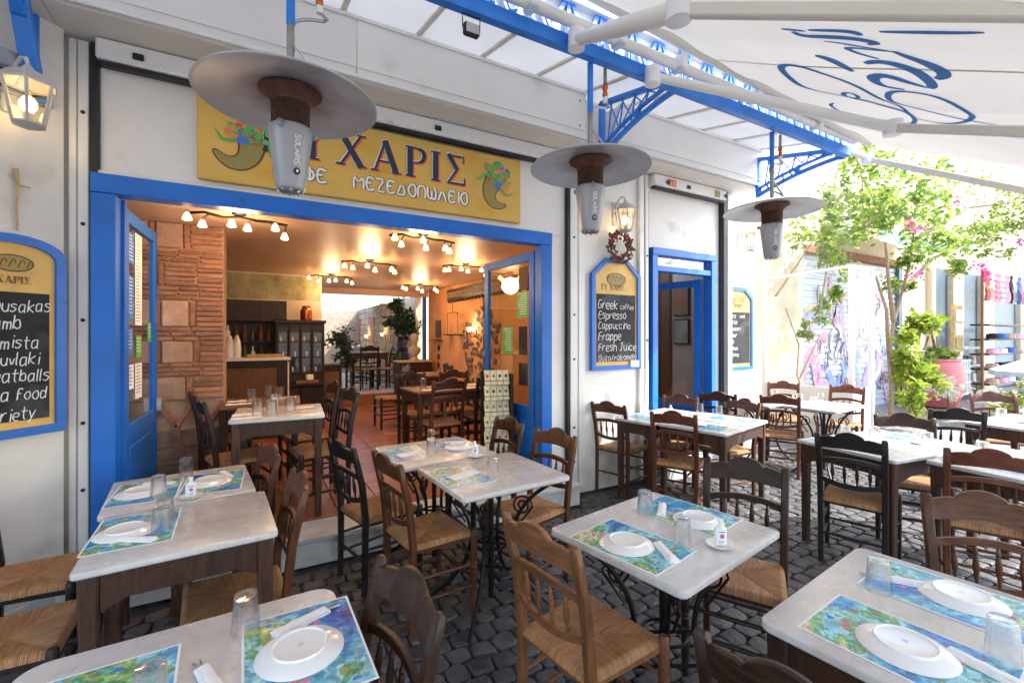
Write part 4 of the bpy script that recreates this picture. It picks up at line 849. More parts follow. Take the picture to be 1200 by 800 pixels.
# ================================================================ CHAIRS
def chair_proto():
    t = thing('taverna_chair', 'proto', 'chair')
    W0 = 'wood_brown'
    def post(s): return [(-.175, s*.172, 0), (-.172, s*.173, .22), (-.17, s*.175, .46), (-.192, s*.176, .66), (-.225, s*.178, .80), (-.245, s*.179, .885), (-.248, s*.179, .893)]
    for s in (-1, 1):
        MB().sweep(post(s), [.030, .032, .034, .034, .034, .034, .022], [.030, .033, .036, .034, .030, .026, .014]).build('rear_post', W0, t)
        prof = [(.0001, 0), (.013, 0), (.015, .02), (.018, .10), (.0185, .19), (.0185, .25), (.021, .258), (.0165, .266), (.0205, .276), (.0165, .284), (.021, .292), (.019, .31), (.0195, .40), (.019, .452), (.014, .462), (.0001, .464)]
        MB().lathe(prof, 12, (.185, s*.205, 0)).build('front_leg', W0, t)
    def backx(z): 
        P_ = post(1)
        for a, c in zip(P_, P_[1:]):
            if a[2] <= z <= c[2]: return a[0]+(c[0]-a[0])*(z-a[2])/(c[2]-a[2])
        return P_[-1][0]
    # crest rail: camel back with stepped shoulders
    N = 28; vs = []; hw = .166
    for i in range(N+1):
        y = -hw+2*hw*i/N; u = abs(y)/hw
        zt = .886+.034*math.cos(min(1, u/.5)*PI/2)**.75 if u < .5 else .868+.016*math.cos((u-.5)/.5*PI/2)**.8
        if .46 < u < .56: zt -= .003
        zb_ = .795+.012*math.cos(u*PI/2)
        bow = -.022*(1-u*u)
        for z, e in ((zb_, -.011), (zb_, .011), (zt-.004, .011), (zt, .006), (zt, -.006), (zt-.004, -.011)):
            vs.append((backx(min(z, .88))+bow+e, y, z))
    n = 6
    MB().add(vs, [(i*n+k, i*n+(k+1) % n, (i+1)*n+(k+1) % n, (i+1)*n+k) for i in range(N) for k in range(n)]+[tuple(range(n)), tuple(N*n+k for k in range(n))]).build('crest_rail', W0, t, ang=45)
    def rail(z0, rise, nm, h=.03, th=.018):
        pts = [(backx(z0)-.02*(1-(i/6-1)**2), -.168+.336*i/12, z0+rise*(1-(i/6-1)**2)) for i in range(13)]
        MB().sweep(pts, h, th, (0, 0, 1)).build(nm, W0, t); return pts
    up = rail(.705, .022, 'mid_rail'); lo = rail(.575, -.026, 'lower_rail')
    for k in (2.4, 4.8, 7.2, 9.6):
        i = int(k); f = k-i; A = Vector(lo[i]).lerp(Vector(lo[i+1]), f); B = Vector(up[i]).lerp(Vector(up[i+1]), f)
        rs = [.005, .006, .0085, .006, .0095, .0115, .0085, .006, .0095, .006, .0045]; us = [0, .18, .22, .26, .32, .48, .68, .73, .77, .81, 1]
        MB().tube([A.lerp(B, u) for u in us], rs, 8).build('spindle', W0, t)
    for z, nm in ((.15, 'stretcher'), (.27, 'stretcher')):
        for s in (-1, 1): MB().tube([(-.172, s*.174, z), (0, s*.19, z), (.185, s*.205, z)], [.008, .011, .008], 8).build(nm, W0, t)
    for z in (.19, .31): MB().tube([(.185, -.2, z), (.185, 0, z), (.185, .2, z)], [.008, .011, .008], 8).build('stretcher', W0, t)
    MB().tube([(-.172, -.17, .2), (-.172, 0, .2), (-.172, .17, .2)], [.008, .011, .008], 8).build('stretcher', W0, t)
    b = MB()
    b.sweep([(.188, -.19, .415), (.188, .19, .415)], .022, .012, (0, 0, 1)); b.sweep([(-.168, -.172, .415), (-.168, .172, .415)], .022, .012, (0, 0, 1))
    for s in (-1, 1): b.sweep([(-.168, s*.168, .415), (.185, s*.2, .415)], .022, .012, (0, 0, 1))
    b.build('seat_frame', W0, t)
    # rush seat
    N = 44; vs = []
    for j in range(N+1):
        for i in range(N+1):
            u, v_ = -1+2*i/N, -1+2*j/N
            hx, hy = .19, (.178 if True else 0); x = u*hx+.008; y = v_*(.176+.028*(u+1)/2)
            e = max(abs(u), abs(v_)); z = .452-.010*(1-e)**.8
            if e > .88: z -= .028*((e-.88)/.12)**2
            dg = abs(abs(u)-abs(v_)); z -= .0035*math.exp(-(dg/.05)**2)*(e < .95)
            ac = v_ if abs(u) > abs(v_) else u; z += .0009*math.sin(ac*95)
            vs.append((x, y, z))
    n = N+1; fs = [(j*n+i, j*n+i+1, (j+1)*n+i+1, (j+1)*n+i) for j in range(N) for i in range(N)]
    # underside skirt
    rim = [i for i in range(n)]+[j*n+N for j in range(1, n)]+[N*n+i for i in range(N-1, -1, -1)]+[j*n for j in range(N-1, 0, -1)]
    o = len(vs); vs += [(vs[k][0]*.93, vs[k][1]*.93, .412) for k in rim]; L_ = len(rim)
    fs += [(rim[k], o+k, o+(k+1) % L_, rim[(k+1) % L_]) for k in range(L_)]+[tuple(range(o+L_-1, o-1, -1))]
    MB().add(vs, fs).build('rush_seat', 'rush', t, ang=60)
    return t
proto = chair_proto(); used = [False]
GRP = 'rush seated wooden chairs'
def chair(mx, my, face, col, label, z=0, tilt=0, group=None, s=1):
    a = D(face); x, y = mx+.245*math.cos(a)*s, my+.245*math.sin(a)*s
    mm = {'wood_brown': col}
    if not used[0]:
        o = proto; used[0] = True
        for ch in o.children:
            if ch.data.materials[0].name == 'wood_brown': ch.material_slots[0].link = 'OBJECT'; ch.material_slots[0].material = M[col+'_rail' if 'rail' in ch.name else col]
    else: o = copy_tree(proto)
    if o is not proto:
        for ch in o.children:
            if ch.data.materials[0].name == 'wood_brown': ch.material_slots[0].link = 'OBJECT'; ch.material_slots[0].material = M[col+'_rail' if 'rail' in ch.name else col]
    o.location = (x, y, z); o.rotation_euler = (0, 0, a); o.scale = (s, s, s)
    o['label'] = label; o['category'] = 'chair'; o['group'] = group or GRP
    return o
chair(.18, 2.32, 184, 'wood_brown', 'brown chair seen from behind its edge, at the right of the left wooden table')
chair(.08, 2.98, 191, 'wood_brown', 'chair at the right of the left table, closest to the marble step')
chair(.46, 2.94, 14, 'wood_black', 'black chair beside the step, left of the middle iron table')
chair(.62, 2.48, 8, 'wood_brown', 'brown chair at the left of the middle iron table, before the black chair')
chair(1.79, 2.56, 191, 'wood_brown', 'brown chair at the right end of the middle iron table, near corner')
chair(1.73, 3.10, 184, 'wood_dark', 'dark chair behind the middle iron table, against the open blue door')
chair(.84, 1.31, 8, 'wood_light', 'light worn brown chair in the centre foreground, seen from behind')
chair(.355, 1.20, 188, 'wood_dark', 'dark chair at the bottom, right of the nearest left table')
chair(.90, .50, 10, 'wood_dark', 'dark chair cut off by the bottom edge, left of the bottom right table')
chair(2.2, 1.45, 208, 'wood_dark', 'dark chair on the far side of the centre square table')
chair(2.98, 3.38, 17, 'wood_brown', 'brown chair by the white pillar under the coffee board')
chair(3.08, 2.68, 27, 'wood_red', 'reddish chair with its back to us at the table under the coffee board')
chair(4.31, 2.85, 172, 'wood_brown', 'brown chair at the near right side of the table under the coffee board')
chair(4.60, 3.36, 30, 'wood_dark', 'dark chair in front of the narrow blue door, facing the glass screen')
chair(4.02, 3.40, 200, 'wood_brown', 'brown chair in front of the narrow doorway, far right of the wall table')
chair(4.98, 2.88, 28, 'wood_red', 'reddish tall chair left of the far small table, before the third board')
chair(6.45, 3.68, 208, 'wood_red', 'red brown chair farthest back, by the wall end of the glass screen')
chair(6.70, 3.00, 190, 'wood_red', 'red brown chair against the glass screen, right of the far small table')
chair(3.38, 1.50, 15, 'wood_black', 'black chair seen from behind at the right wooden table')
chair(4.62, 1.66, 207, 'wood_dark', 'dark brown chair behind the right wooden table, under the glass screen post')
chair(5.40, 1.56, 32, 'wood_black', 'black chair behind the right wooden table, left of the brightest table')
chair(7.25, 1.80, 212, 'wood_red', 'red brown chair beyond the brightest table, in front of the pink pot')
chair(3.60, .90, 22, 'wood_red', 'red brown chair at the right edge, tucked under the right wooden table')
chair(2.55, .66, 215, 'wood_brown', 'nearest brown chair at the right edge, behind the bottom right table')
chair(-1.14, 2.93, 0, 'wood_black', 'chair at the left edge with only its upper rush seat showing')
chair(-1.05, 2.36, 2, 'wood_black', 'chair at the left edge with only its lower rush seat showing')
IG = 'chairs inside the restaurant'
FZ = .20
for i, (a, c, f, col, lb) in enumerate([
    (-.35, 3.95, 15, 'wood_dark', 'dark chair just inside the doorway, left of the first indoor table'),
    (-.5, 4.75, 12, 'wood_dark', 'dark chair by the brick pillar, left of the second indoor table'),
    (.70, 3.98, 188, 'wood_black', 'black chair just inside the doorway, right of the first indoor table'),
    (.66, 4.62, 187, 'wood_dark', 'dark chair right of the second indoor table'),
    (1.74, 4.36, 95, 'wood_brown', 'brown chair with its back to us at the indoor table by the card rack'),
    (2.30, 4.50, 92, 'wood_dark', 'dark chair behind the card rack, at the indoor table'),
    (1.66, 5.45, 275, 'wood_dark', 'dark chair on the far left side of the indoor table by the card rack'),
    (2.22, 5.45, 268, 'wood_dark', 'dark chair on the far right side of the indoor table by the card rack'),
    (2.0, 6.75, 180, 'wood_dark', 'dark chair at the table deep inside the room, nearer the bar'),
    (2.65, 6.75, 0, 'wood_dark', 'dark chair at the table deep inside the room, by the orange wall')]):
    chair(a, c, f, col, lb, FZ, group=IG)
for a, c, f, lb in [(1.62, 9.75, 10, 'dark chair left of the table in the skylit back room'), (2.05, 9.5, 95, 'dark chair with its back to us in the skylit back room'),
                    (2.62, 9.7, 185, 'dark chair right of the table in the skylit back room'), (2.05, 10.75, -90, 'dark chair at the far side of the table in the skylit back room')]:
    chair(a, c, f, 'wood_black', lb, .43, group=IG)

# ================================================================ TABLES
def rounded(w, d, r, n=5):
    pts = []
    for cx, cy, a0 in ((w/2-r, d/2-r, 0), (-w/2+r, d/2-r, 90), (-w/2+r, -d/2+r, 180), (w/2-r, -d/2+r, 270)):
        for i in range(n+1):
            a = D(a0+90*i/n); pts.append((cx+r*math.cos(a), cy+r*math.sin(a)))
    return pts
def slab(w, d, r, z0, z1, b=.005):
    m = MB(); vs = []; P0 = rounded(w, d, r); n = len(P0)
    for ins, z in ((b, z0), (0, z0+b), (0, z1-b), (b*.3, z1-b*.3), (b, z1)):
        for x, y in rounded(w-2*ins, d-2*ins, max(.002, r-ins)): vs.append((x, y, z))
    return m.add(vs, [(i*n+k, i*n+(k+1) % n, (i+1)*n+(k+1) % n, (i+1)*n+k) for i in range(4) for k in range(n)]+[tuple(range(n))[::-1], tuple(4*n+k for k in range(n))])
def wood_table(label, cx, cy, w, d, rz=0, z=0, top='marble', rc=.02, col='wood_table', grp='wooden tables with marble tops'):
    t = thing('marble_table', label, 'table', (cx, cy, z), D(rz), grp)
    slab(w, d, rc, .735, .76).build('table_top', top, t)
    iw, idp = w/2-.045, d/2-.045
    for sx in (-1, 1):
        for sy in (-1, 1):
            x, y = sx*iw, sy*idp
            b = MB().sweep([(x, y, 0), (x, y, .45), (x, y, .734)], [.044, .05, .06], [.044, .05, .06]); b.build('leg', col, t)
    for s in (-1, 1):
        for ax in (0, 1):
            L_ = (iw if ax == 0 else idp)-.031; o = (idp if ax == 0 else iw)+.012
            pts = [(-L_, .732), (L_, .732), (L_, .60)]+[(L_*(1-.12), .615), (L_*.7, .635), (-L_*.7, .635), (-L_*(1-.12), .615)]+[(-L_, .60)]
            b = MB().prism(pts, s*o-.011, s*o+.011, 'y')
            if ax: b.v = [(y, x, zz) for x, y, zz in b.v]
            b.build('apron', col, t)
    return t
def iron_table(label, cx, cy, w, d, rz=0, rc=.03, long=False):
    t = thing('iron_base_table', label, 'table', (cx, cy, 0), D(rz), 'marble tables on scrolled iron bases')
    slab(w, d, rc, .73, .76, .008).build('table_top', 'marble', t)
    MB().sweep([(-w/2+.08, -d/2+.08, .72), (w/2-.08, -d/2+.08, .72), (w/2-.08, d/2-.08, .72), (-w/2+.08, d/2-.08, .72), (-w/2+.08, -d/2+.08, .72)], .02, .008, (0, 0, 1)).build('top_frame', 'iron', t)
    kx = w/2-.12; ky = d/2-.12
    for sx in (-1, 1):
        for sy in (-1, 1):
            c = [(sx*(kx+.04), sy*(ky+.04), .715), (sx*(kx*.75), sy*(ky*.75), .62), (sx*(kx*.45), sy*(ky*.45), .48), (sx*(kx*.38), sy*(ky*.38), .34), (sx*(kx*.55), sy*(ky*.55), .2), (sx*(kx*.9), sy*(ky*.9), .08), (sx*(kx+.05), sy*(ky+.05), 0)]
            p = []
            for i in range(len(c)-1):
                for q in range(4): p.append(Vector(c[i]).lerp(Vector(c[i+1]), q/4))
            p.append(Vector(c[-1]))
            for _ in range(3): p = [p[0]]+[(p[i-1]+p[i]*2+p[i+1])/4 for i in range(1, len(p)-1)]+[p[-1]]
            lg = MB().tube(p, .011, 8).build('leg', 'iron', t)
            sc = []
            ux, uy = sx/math.sqrt(2), sy/math.sqrt(2); r0 = math.hypot(kx, ky)*.62
            for i in range(22):
                a = i/21*3.4*PI; rr = .062*(1-i/21*.75); sc.append((ux*(r0+rr*math.cos(a)), uy*(r0+rr*math.cos(a)), .575+rr*math.sin(a)))
            MB().tube([(ux*r0*.85, uy*r0*.85, .45)]+sc, .006, 6).build('scroll', 'iron', lg)
    MB().tube([(0, 0, .03), (0, 0, .715)], .016, 10).build('centre_post', 'iron', t)
    for zz, r in ((.34, .38), (.2, .55)):
        MB().tube([(-kx*r, -ky*r, zz), (kx*r, ky*r, zz)], .008, 6).build('cross_bar', 'iron', t); MB().tube([(-kx*r, ky*r, zz+.003), (kx*r, -ky*r, zz+.003)], .008, 6).build('cross_bar', 'iron', t)
    MB().tube([(.09*math.cos(a), .09*math.sin(a), .34) for a in [2*PI*i/20 for i in range(21)]], .007, 6, cap=False).build('ring', 'iron', t)
    return t
wood_table('left wooden table with marble top, near half with one place setting', -.245, 2.335, .62, .585, 4)
wood_table('left wooden table with marble top, far half by the blue door jamb', -.325, 2.93, .61, .585, 6)
wood_table('bottom left marble table with rounded corners and two placemats', -.125, 1.20, .70, .66, 2, rc=.06)
iron_table('middle iron based marble table, near half with one placemat', 1.20, 2.37, .68, .64, 3)
iron_table('middle iron based marble table, far half beside the step', 1.08, 3.0, .66, .61, 3)
iron_table('square marble table on scrolled iron base in the centre foreground', 1.455, 1.31, .72, .61, 9)
wood_table('bottom right marble table with two large placemats', 1.635, .45, .76, .72, 6, rc=.035, col='wood_dark')
wood_table('wooden marble table against the white pillar, end nearest us', 3.66, 2.72, .90, .62, 12)
wood_table('wooden marble table against the white pillar, end touching the wall', 3.50, 3.22, .90, .42, 12)
iron_table('small far marble table on curved iron legs by the glass screen', 5.62, 2.75, .78, .55, 4)
iron_table('small far marble table by the wall, left of the glass screen', 5.40, 3.28, .8, .46, 4)
wood_table('right wooden marble table with napkins and a white bottle', 4.05, 1.56, 1.0, .66, -8)
wood_table('right wooden marble table cut by the right edge', 4.12, .86, .9, .62, -8)
wood_table('brightest marble table at the right, in front of the pink pot', 6.15, 1.15, 1.0, .85, -5)
wood_table('first indoor table just inside the doorway', .17, 3.98, .62, .64, -4, FZ, grp='indoor tables')
wood_table('second indoor table beyond the first, by the brick pillar', .06, 4.68, .62, .64, -4, FZ, top='wood_light', grp='indoor tables')
wood_table('indoor table with pink tops by the card rack', 1.95, 4.88, 1.0, .56, 3, FZ, top='wood_light', grp='indoor tables')
wood_table('indoor table deep in the room by the orange wall', 2.35, 6.75, .7, .7, 0, FZ, top='wood_light', grp='indoor tables')
wood_table('dark table in the skylit back room', 2.1, 10.1, .8, .7, 0, .43, top='wood_dark', grp='indoor tables')

# ================================================================ TABLEWARE
TZ = .76
def share(build, name, m):
    me = build.build(name, m); d = me.data; bpy.data.objects.remove(me); return d
gl = MB()
for i, (r, z) in enumerate([]): pass
n = 48; prof = [(.0335, 0), (.0348, .002), (.0345, .012), (.0335, .03), (.030, .078), (.0290, .090), (.0285, .098), (.0265, .1015), (.024, .1005), (.0001, .099)]
ins = [(.0001, .094), (.0255, .093), (.028, .083), (.0315, .03), (.0325, .001), (.0335, 0)]
def tumbler(mb, s=1):
    for pf, fl in ((prof, 1), (ins, 0)):
        vs = []
        for r, z in pf:
            for k in range(n):
                q = r*(1-(.035*(1+math.cos(12*2*PI*k/n))*.5*min(1, max(0, (.088-z)/.01)) if fl and z > .004 else 0)); vs.append((q*s*math.cos(2*PI*k/n), q*s*math.sin(2*PI*k/n), z*s))
        mb.add(vs, [(i*n+k, i*n+(k+1) % n, (i+1)*n+(k+1) % n, (i+1)*n+k) for i in range(len(pf)-1) for k in range(n)])
    return mb
GLASS = share(tumbler(MB()), 'tumbler', 'tumbler_glass')
PL = share(MB().lathe([(.0001, .019), (.062, .019), (.068, .020), (.070, .0235), (.0735, .0235), (.076, .018), (.10, .011), (.113, .004), (.1165, .001), (.115, 0), (.0001, 0)], 48), 'plate', 'porcelain')
FOOT = share(MB().lathe([(.0001, .0195), (.012, .0195), (.013, .0197)], 16), 'maker_mark', 'grey_paint')
def placed(name, data, x, y, z, rz, label, cat, group, sc=1):
    o = bpy.data.objects.new(name, data); C.objects.link(o); o.location = (x, y, z); o.rotation_euler = (0, 0, D(rz)); o.scale = (sc, sc, sc); tag(o, label, cat, group); return o
def glass_(x, y, label, z=TZ, sc=1, dz=.0022): return placed('tumbler', GLASS, x, y, z+dz, R.uniform(0, 90), label, 'glass', 'upturned ribbed tumblers', sc)
MK = MB(); 
for k in range(3): ribbon(MK, [(-.006+.006*k, -.006), (-.003+.004*k, .008)], .0016, 0)
MK.v = [(x, z, .0200) for x, y, z in MK.v]; MARK = share(MK, 'maker_mark', 'grey_paint')
def plate(x, y, label, z=TZ, dz=.0022, rz=0):
    o = placed('plate', PL, x, y, z+dz, rz, label, 'plate', 'upturned white plates', .88)
    m = bpy.data.objects.new('maker_mark', MARK); C.objects.link(m); m.parent = o; return o
MW, MD = .275, .385
sheet = share(MB().cbox(-MW/2, MW/2, -MD/2, MD/2, 0, .0011, .0003), 'placemat', 'paper')
def prt():
    b = MB(); b.add([(-MW/2+.006, -MD/2+.006, .0014), (MW/2-.006, -MD/2+.006, .0014), (MW/2-.006, MD/2-.006, .0014), (-MW/2+.006, MD/2-.006, .0014)], [(0, 1, 2, 3)]); return b
PRT = share(prt(), 'painted_print', 'mat_print')
FL = MB(); rf = random.Random(12)
for k in range(46):
    x, y = rf.uniform(-MW/2+.02, MW/2-.02), rf.uniform(-MD/2+.02, MD/2-.02); r = rf.uniform(.004, .013)
    nn = 7; FL.add([(x+r*rf.uniform(.6, 1.1)*math.cos(2*PI*i/nn), y+r*rf.uniform(.6, 1.1)*math.sin(2*PI*i/nn), .0016+.00001*k) for i in range(nn)], [tuple(range(nn))])
FLW = {m: None for m in ('pink_print', 'blue_print', 'olive_print')}
for i, m in enumerate(FLW):
    b = MB(); b.v = FL.v; b.f = FL.f[i::3]; FLW[m] = share(b, 'flower_print', m)
def matt(x, y, rz, label, z=TZ):
    o = placed('placemat', sheet, x, y, z+.0006, rz, label, 'placemat', 'painted blue and green placemats')
    p = bpy.data.objects.new('painted_print', PRT); C.objects.link(p); p.parent = o
    for m, d in FLW.items():
        d['x'] = 1; q = bpy.data.objects.new('flower_print', d); C.objects.link(q); q.parent = o; q.scale = (R.choice((1, -1)), R.choice((1, -1)), 1); stuff(q)
    return o
# rolled napkin with cutlery ends
NP = MB()
def sheet_strip(x0, x1, z, th, l0, l1, sk, wav):
    vs = []; m = 10
    for i in range(m+1):
        y = l0+(l1-l0)*i/m; w = wav*math.sin(i*1.7)
        for k, (xx, zz) in enumerate(((x0, z+.0008), (x0*.9, z+th), (0, z+th*1.25), (x1*.9, z+th*.95), (x1, z+.0008), (x1*.8, z), (x0*.8, z))): vs.append((xx*(1-.18*i/m)+sk*(i/m-.5)+w, y, zz+(.0012*math.sin(i*2.3+k) if k in (1, 2, 3) else 0)))
    n = 7; NP.add(vs, [(i*n+k, i*n+(k+1) % n, (i+1)*n+(k+1) % n, (i+1)*n+k) for i in range(m) for k in range(n)]+[tuple(range(n))[::-1], tuple(m*n+k for k in range(n))])
sheet_strip(-.024, .024, 0, .006, -.09, .085, .003, .0006); sheet_strip(-.020, .018, .0066, .0045, -.082, .080, -.004, .0008); sheet_strip(-.012, .016, .0115, .002, -.07, .078, .006, .001)
NAP = share(NP, 'napkin', 'paper')
CUT = share(MB().tube([(.004, .07, .008), (.006, .10, .006), (.008, .125, .004)], [.003, .0042, .0025], 8).tube([(-.006, .07, .008), (-.008, .10, .006), (-.011, .12, .004)], [.003, .0042, .0025], 8), 'cutlery_handles', 'steel')
def napkin(x, y, rz, label, z=TZ, dz=.0022, sc=.86):
    o = placed('napkin', NAP, x, y, z+dz, rz, label, 'napkin', 'white rolled napkins with cutlery', sc); c = bpy.data.objects.new('cutlery_handles', CUT); C.objects.link(c); c.parent = o; return o
FOLD = MB(); vs = []
for j in range(9):
    for i in range(13):
        u, v_ = i/12-.5, j/8-.5; vs.append((u*.19, v_*.10*(1-.3*abs(u)), .010*(1-4*v_*v_)*(.6+.4*math.sin(u*14))+.001))
FOLD.add(vs, [(j*13+i, j*13+i+1, (j+1)*13+i+1, (j+1)*13+i) for j in range(8) for i in range(12)])
FLD = share(FOLD, 'folded_napkin', 'paper')
def bottle(x, y, label, z=TZ, rz=0):
    d = placed('small_dish', DISH, x, y, z+.0008, 0, 'small dish under the '+label, 'dish', 'small dishes under white bottles')
    t = thing('white_bottle', label, 'bottle', (x, y, z+.0075), D(rz), 'small white bottles on the tables'); t.scale = (.86,)*3
    b = slab(.052, .030, .013, 0, .075, .005).build('bottle_body', 'white_plastic', t)
    MB().lathe([(.020, .073), (.017, .080), (.010, .086), (.010, .09)], 16).build('shoulder', 'white_plastic', t)
    MB().lathe([(.0105, .088), (.0105, .108), (.009, .1095), (.0001, .1095)], 16).build('cap', 'white_plastic', t)
    e = MB(); disc(e, 0, .042, .010, -.0153, 14); e.build('red_emblem', 'red_print', b, ang=0)
    e = MB(); disc(e, .002, .038, .0055, -.0156, 12); e.build('blue_emblem', 'blue_print', b, ang=0)
    e = MB(); [ribbon(e, [(-.015, .022-.005*k), (.013-.004*k, .022-.005*k)], .0018, -.0153) for k in range(3)]; ribbon(e, [(-.016, .060), (.015, .060)], .004, -.0153); e.build('blue_print_lines', 'blue_print', b, ang=0)
    return t
DISH = share(MB().lathe([(.0001, .0035), (.035, .0035), (.048, .010), (.050, .0105), (.050, .0095), (.036, .001), (.0001, .0005)], 28), 'small_dish', 'porcelain')
LT, LF, BL = 'near half of the left wooden table', 'far half of the left wooden table', 'bottom left table'
matt(-.42, 2.365, 2, 'placemat on the '+LT); plate(-.45, 2.35, 'upturned plate on the '+LT); napkin(-.40, 2.24, 60, 'rolled napkin by the plate on the '+LT); glass_(-.325, 2.28, 'clear tumbler on the near corner of the placemat, '+LT); glass_(-.33, 2.40, 'clear tumbler on the far corner of the placemat, '+LT)
matt(-.475, 2.92, 1, 'left placemat of two on the '+LF); plate(-.50, 2.90, 'left upturned plate on the '+LF); glass_(-.41, 2.80, 'tumbler on the left placemat, '+LF); napkin(-.44, 3.02, 70, 'rolled napkin on the left placemat, '+LF)
matt(-.19, 2.93, -2, 'right placemat of two on the '+LF); plate(-.21, 2.93, 'right upturned plate on the '+LF); glass_(-.335, 3.13, 'tumbler at the back edge of the '+LF); napkin(-.14, 3.04, 20, 'rolled napkin on the right placemat, '+LF)
bottle(-.27, 2.70, 'white bottle on the seam of the left wooden table', rz=10)
matt(.11, 1.255, 1, 'right placemat with a plate on the '+BL); plate(.10, 1.25, 'upturned plate on the '+BL); glass_(-.02, 1.405, 'tumbler at the corner of the right placemat, '+BL); napkin(.115, 1.37, -68, 'rolled napkin above the plate on the '+BL)
matt(-.29, 1.235, 3, 'left placemat on the '+BL); glass_(-.19, 1.20, 'tumbler cut by the bottom edge on the '+BL); plate(-.30, 1.2, 'plate at the bottom edge on the left placemat of the '+BL); napkin(-.085, 1.23, 20, 'rolled napkin between the placemats on the '+BL)
MN, MF = 'near half of the middle iron table', 'far half of the middle iron table'
matt(1.0, 2.38, 2, 'placemat on the '+MN); placed('napkin', FLD, 1.02, 2.37, TZ+.0022, 20, 'folded napkin over a plate on the '+MN, 'napkin', 'folded napkins'); 
glass_(1.16, 2.27, 'tumbler beside the placemat, '+MN)
matt(.88, 3.0, 2, 'left placemat on the '+MF); placed('napkin', FLD, .90, 2.97, TZ+.0022, 15, 'folded napkin on the left placemat, '+MF, 'napkin', 'folded napkins'); glass_(1.03, 2.92, 'tumbler beside the left placemat, '+MF)
matt(1.27, 3.05, 5, 'right placemat on the '+MF); plate(1.26, 2.99, 'upturned plate on the '+MF); glass_(1.12, 3.18, 'tumbler at the back edge of the '+MF); napkin(1.28, 3.12, 70, 'rolled napkin on the right placemat, '+MF)
bottle(1.25, 2.70, 'white bottle in the middle of the iron table', rz=-20)
CT = 'centre square table'
matt(1.245, 1.28, 11, 'left placemat with plate on the '+CT); plate(1.225, 1.285, 'left upturned plate on the '+CT); napkin(1.30, 1.165, -22, 'rolled napkin right of the left plate on the '+CT); glass_(1.40, 1.175, 'tumbler between the two placemats on the '+CT)
matt(1.665, 1.375, 11, 'right placemat with plate on the '+CT); plate(1.65, 1.30, 'right upturned plate on the '+CT); napkin(1.60, 1.455, -50, 'rolled napkin beyond the right plate on the '+CT); glass_(1.505, 1.465, 'tumbler at the far left corner of the '+CT)
bottle(1.52, 1.10, 'white bottle on the near right corner of the centre square table', rz=-28)
BR = 'bottom right table'
matt(1.435, .515, 5, 'near placemat on the '+BR); plate(1.43, .51, 'near upturned plate on the '+BR); napkin(1.50, .385, -5, 'rolled napkin right of the near plate on the '+BR)
glass_(1.585, .375, 'tumbler at the right edge on the '+BR); matt(1.825, .545, 6, 'far placemat on the '+BR); plate(1.85, .525, 'far upturned plate on the '+BR); napkin(1.80, .655, 35, 'rolled napkin with fork beyond the far plate on the '+BR); glass_(1.675, .665, 'tumbler at the far left corner of the '+BR)
WT = 'table against the white pillar'
for k, (x, y) in enumerate(((3.86, 3.02), (3.89, 2.83), (3.40, 3.30))): glass_(x, y, ('far right', 'near right', 'left')[k]+' tumbler on the '+WT, sc=1.1)
for k, (x, y, r) in enumerate(((3.42, 2.62, 12), (3.95, 2.70, 12), (3.28, 3.2, 12))): matt(x, y, r, ('near left', 'near right', 'far left')[k]+' placemat on the '+WT)
for k, (x, y) in enumerate(((3.46, 2.70), (3.92, 2.73))): placed('napkin', FLD, x, y, TZ+.0022, 40, ('left', 'right')[k]+' folded napkin on the '+WT, 'napkin', 'folded napkins')
bottle(3.60, 3.16, 'white bottle on the table against the white pillar')
RT = 'right wooden table'
for k, (x, y, r) in enumerate(((3.72, 1.72, -5), (3.75, 1.36, -5), (4.36, 1.5, -5))): matt(x, y, r+90*0, ('far left', 'near left', 'right')[k]+' placemat on the '+RT) if k != 1 else None
plate(3.74, 1.62, 'upturned plate on the '+RT)
for k, (x, y) in enumerate(((3.86, 1.74), (4.02, 1.62), (4.10, 1.34))): glass_(x, y, ('leftmost', 'middle', 'nearest')[k]+' tumbler on the '+RT, sc=1.1)
bottle(4.22, 1.42, 'white bottle on the right wooden table', rz=-30)
napkin(4.3, 1.62, 30, 'rolled napkin on the right wooden table')
matt(3.92, .86, -5, 'placemat on the table cut by the right edge'); plate(3.93, .84, 'upturned plate on the table cut by the right edge'); glass_(4.05, 1.05, 'tumbler at the far corner of the table cut by the right edge', sc=1.1)
for k, (x, y) in enumerate(((5.35, 2.72), (5.5, 2.95), (5.75, 2.85), (5.6, 3.3))): glass_(x, y, ['tumbler nearest us on the small far table by the glass screen', 'tumbler beside the white bottle on the small far table', 'tumbler nearest the glass screen on the small far table', 'tumbler on the far table against the wall'][k], sc=1.15)
bottle(5.42, 2.98, 'white bottle on the far table by the glass screen')
matt(5.45, 2.7, 4, 'placemat on the small far table by the glass screen')
bottle(6.05, 1.30, 'white bottle on the brightest table, in front of the pink pot'); glass_(5.95, 1.42, 'left tumbler on the brightest table', sc=1.2); glass_(6.3, 1.2, 'right tumbler on the brightest table', sc=1.2)
IZ = FZ+.76
for k, (x, y) in enumerate(((.02, 3.84), (.11, 3.78), (.24, 3.9), (.14, 4.1))): glass_(x, y, ('left', 'front', 'right', 'back')[k]+' tumbler on the first indoor table', IZ, 1.15)
for k, (x, y) in enumerate(((-.02, 4.6), (.2, 4.66), (.12, 4.9))): glass_(x, y, ('left', 'right', 'back')[k]+' tumbler on the second indoor table', IZ, 1.15)
for k, (x, y) in enumerate(((-.02, 3.76), (-.02, 3.92), (.36, 4.08))): placed('napkin', FLD, x-.03, y, IZ+.001, 5, ('front left', 'back left', 'right')[k]+' folded napkin on the first indoor table', 'napkin', 'folded napkins')
